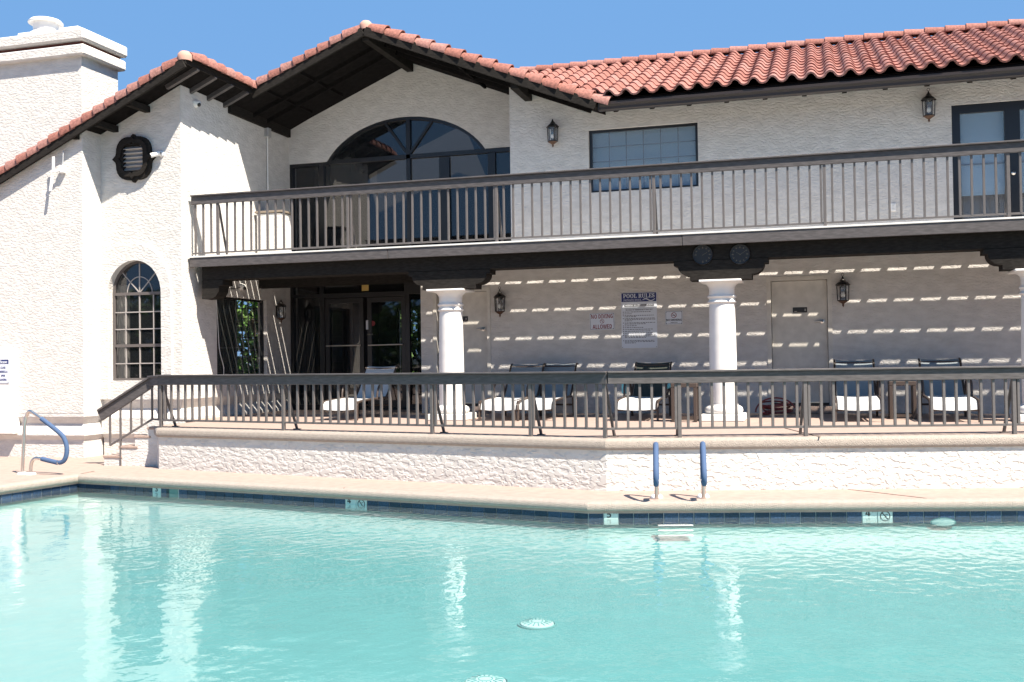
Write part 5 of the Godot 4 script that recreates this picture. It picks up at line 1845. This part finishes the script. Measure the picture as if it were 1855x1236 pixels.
func furniture() -> void:
	var y := DY
	lounger("white sling lounger alone in front of the glazed entrance", Vector3(-7.16, y, -14.72), M.sling, true)
	lounger("blue backed lounger just right of the first column", Vector3(-4.56, y, -14.72), M.sling_blue, true)
	lounger("blue backed lounger second right of the first column, below the no diving sign", Vector3(-4.05, y, -14.85), M.sling_blue, true)
	lounger("lounger with dark olive backrest below the pool rules board", Vector3(-2.50, y, -14.78), M.sling_green, true)
	lounger("blue backed lounger in front of the cream door and lantern", Vector3(0.53, y, -14.75), M.sling_blue, true)
	lounger("blue backed lounger nearest the right edge of the view", Vector3(1.73, y, -14.75), M.sling_blue, true)
	table("small brown side table left of the middle column", Vector3(-1.80, y, -14.78), 0.36, 0.545)
	table("small brown side table between the two right hand loungers", Vector3(1.14, y, -15.6), 0.36, 0.53)
	# towels on armrests
	var tw := [[Vector3(-2.84, y + 0.46, -15.75), "turquoise towel on the left armrest of the olive lounger"], [Vector3(-2.17, y + 0.50, -15.75), "turquoise towel on the right armrest of the olive lounger"], [Vector3(1.40, y + 0.48, -15.75), "pale blue towel on the left armrest of the last lounger"]]
	for i in 3:
		var m := MB.new()
		m.box(Vector3(0, 0.0, 0), Vector3(0.07, 0.20 if i != 1 else 0.12, 0.16), 0.02)
		var o := put("towel", m, M.turquoise_cloth if i < 2 else M.sling_blue)
		o.position = tw[i][0]
		tag(o, tw[i][1], "towel")
	# hose coil behind the middle column
	var h := MB.new()
	var pts: Array = []
	for k in 100:
		var a := k * 0.31
		pts.append(Vector3(-0.62 + cos(a) * (0.22 + 0.03 * sin(k * 0.37)), y + 0.03 + 0.0016 * k + 0.025 * sin(a * 1.3 + 1.0), -16.45 + sin(a) * 0.16))
	h.tube(pts, 0.014, 6)
	var loop: Array = []
	for k in 15:
		var a := PI * 0.9 * k / 14.0
		loop.append(Vector3(-0.62 + 0.30 * cos(PI - a), y + 0.05 + 0.22 * sin(a), -16.35))
	h.tube(loop, 0.014, 6)
	tag(put("garden_hose", h, M.hose_red), "dark red garden hose coiled on the terrace behind the middle column", "hose")
	# cabinet in the recess
	var t := thing("cupboard", "low stucco cupboard with tan top behind the balcony railing in the corner of the recess", "cupboard", Vector3(-9.52, 3.40, -17.0))
	var tm := MB.new()
	tm.box(Vector3(0, 1.02, 0), Vector3(0.56, 0.04, 0.42), 0.006)
	put("top", tm, M.counter, t)
	var tb := MB.new()
	tb.box(Vector3(0, 0.52, 0), Vector3(0.50, 0.94, 0.38), 0.006)
	put("body", tb, M.stucco, t)
	for i in 2:
		var dr := MB.new()
		dr.box(Vector3(-0.12 + i * 0.24, 0.52, 0.194), Vector3(0.22, 0.86, 0.012), 0.004)
		put("door", dr, M.stucco, t)

func table(label: String, at: Vector3, w: float, h: float) -> void:
	var t := thing("side_table", label, "side table", at, 0.0, "small brown side tables")
	var m := MB.new()
	m.box(Vector3(0, h - 0.03, 0), Vector3(w, 0.06, w), 0.006)
	put("top", m, M.brown_frame, t)
	for x in [-1, 1]:
		for z in [-1, 1]:
			var g := MB.new()
			g.box(Vector3(x * (w / 2 - 0.025), (h - 0.06) / 2, z * (w / 2 - 0.025)), Vector3(0.045, h - 0.06, 0.045), 0.004)
			put("leg", g, M.brown_frame, t)
	var r := MB.new()
	for x in [-1, 1]: r.box(Vector3(x * (w / 2 - 0.025), 0.05, 0), Vector3(0.035, 0.035, w - 0.09))
	for z in [-1, 1]: r.box(Vector3(0, 0.05, z * (w / 2 - 0.025)), Vector3(w - 0.09, 0.035, 0.035))
	put("stretcher", r, M.brown_frame, t)

# ---------------------------------------------------------------- greenery seen through the wing
func trees() -> void:
	var spots := [Vector3(-14.2, 0.1, -24.6), Vector3(-10.4, 0.1, -27.0)]
	var labels := ["bright green leafy tree seen through the wing side window", "green leafy tree seen through the entrance behind the building"]
	var leaf := MB.new()
	leaf.quad(Vector3(0, -0.5, 0), Vector3(0.3, 0, 0.06), Vector3(0, 0.5, 0), Vector3(-0.3, 0, 0.06))
	var lm := leaf.mesh()
	for i in 2:
		var t := thing("tree", labels[i], "tree", spots[i])
		var m := MB.new()
		m.tube([Vector3(0, 0, 0), Vector3(0.05, 0.9, 0), Vector3(0.0, 1.8, 0.1)], 0.11, 10)
		for k in 5:
			var a := k * 1.26
			m.tube([Vector3(0, 1.3, 0), Vector3(cos(a) * 0.5, 1.9, sin(a) * 0.5), Vector3(cos(a) * 1.0, 2.7, sin(a) * 1.0)], 0.04, 6)
		put("trunk", m, M.bark, t)
		var mm := MultiMesh.new()
		mm.transform_format = MultiMesh.TRANSFORM_3D
		mm.use_colors = true
		mm.mesh = lm
		mm.instance_count = 9000
		for k in 9000:
			var c := k % 26
			var cr := RandomNumberGenerator.new()
			cr.seed = c + i * 100
			var cc := Vector3(cr.randf_range(-1.8, 1.8), cr.randf_range(0.3, 3.9), cr.randf_range(-0.8, 0.9))
			var d := Vector3(rng.randfn(0, 0.30), rng.randfn(0, 0.26), rng.randfn(0, 0.30))
			var s := rng.randf_range(0.16, 0.30)
			mm.set_instance_transform(k, Transform3D(Basis.from_euler(Vector3(rng.randf() * TAU, rng.randf() * TAU, rng.randf() * TAU)).scaled(Vector3(s, s, s)), cc + d))
			var g := rng.randf_range(0.6, 1.5)
			mm.set_instance_color(k, Color(g * rng.randf_range(0.8, 1.2), g, g * 0.9))
		var o := MultiMeshInstance3D.new()
		o.name = "crown"
		o.multimesh = mm
		o.material_override = M.leaf
		o.set_meta("kind", "stuff")
		t.add_child(o)
	# the dark belt of trees across the pool, behind the photographer, that the glass mirrors
	var belt := MultiMesh.new()
	belt.transform_format = MultiMesh.TRANSFORM_3D
	belt.use_colors = true
	belt.mesh = lm
	belt.instance_count = 42000
	for k in 42000:
		var cr := RandomNumberGenerator.new()
		cr.seed = 500 + k % 130
		var cc := Vector3(cr.randf_range(-56, 18), cr.randf_range(0.8, 4.6), cr.randf_range(20.0, 25.0))
		var sz := rng.randf_range(0.35, 0.75)
		var g := rng.randf_range(0.5, 1.2)
		belt.set_instance_transform(k, Transform3D(Basis.from_euler(Vector3(rng.randf() * TAU, rng.randf() * TAU, rng.randf() * TAU)).scaled(Vector3(sz, sz, sz)), cc + Vector3(rng.randfn(0, 0.9), rng.randfn(0, 0.7), rng.randfn(0, 0.6))))
		belt.set_instance_color(k, Color(g * 0.7, g * 0.8, g * 0.8))
	var bo := MultiMeshInstance3D.new()
	bo.name = "tree_belt"
	bo.multimesh = belt
	bo.material_override = M.leaf
	bo.set_meta("kind", "stuff")
	tag(bo, "dark belt of trees across the pool, mirrored in the window glass", "trees")
	add_child(bo)
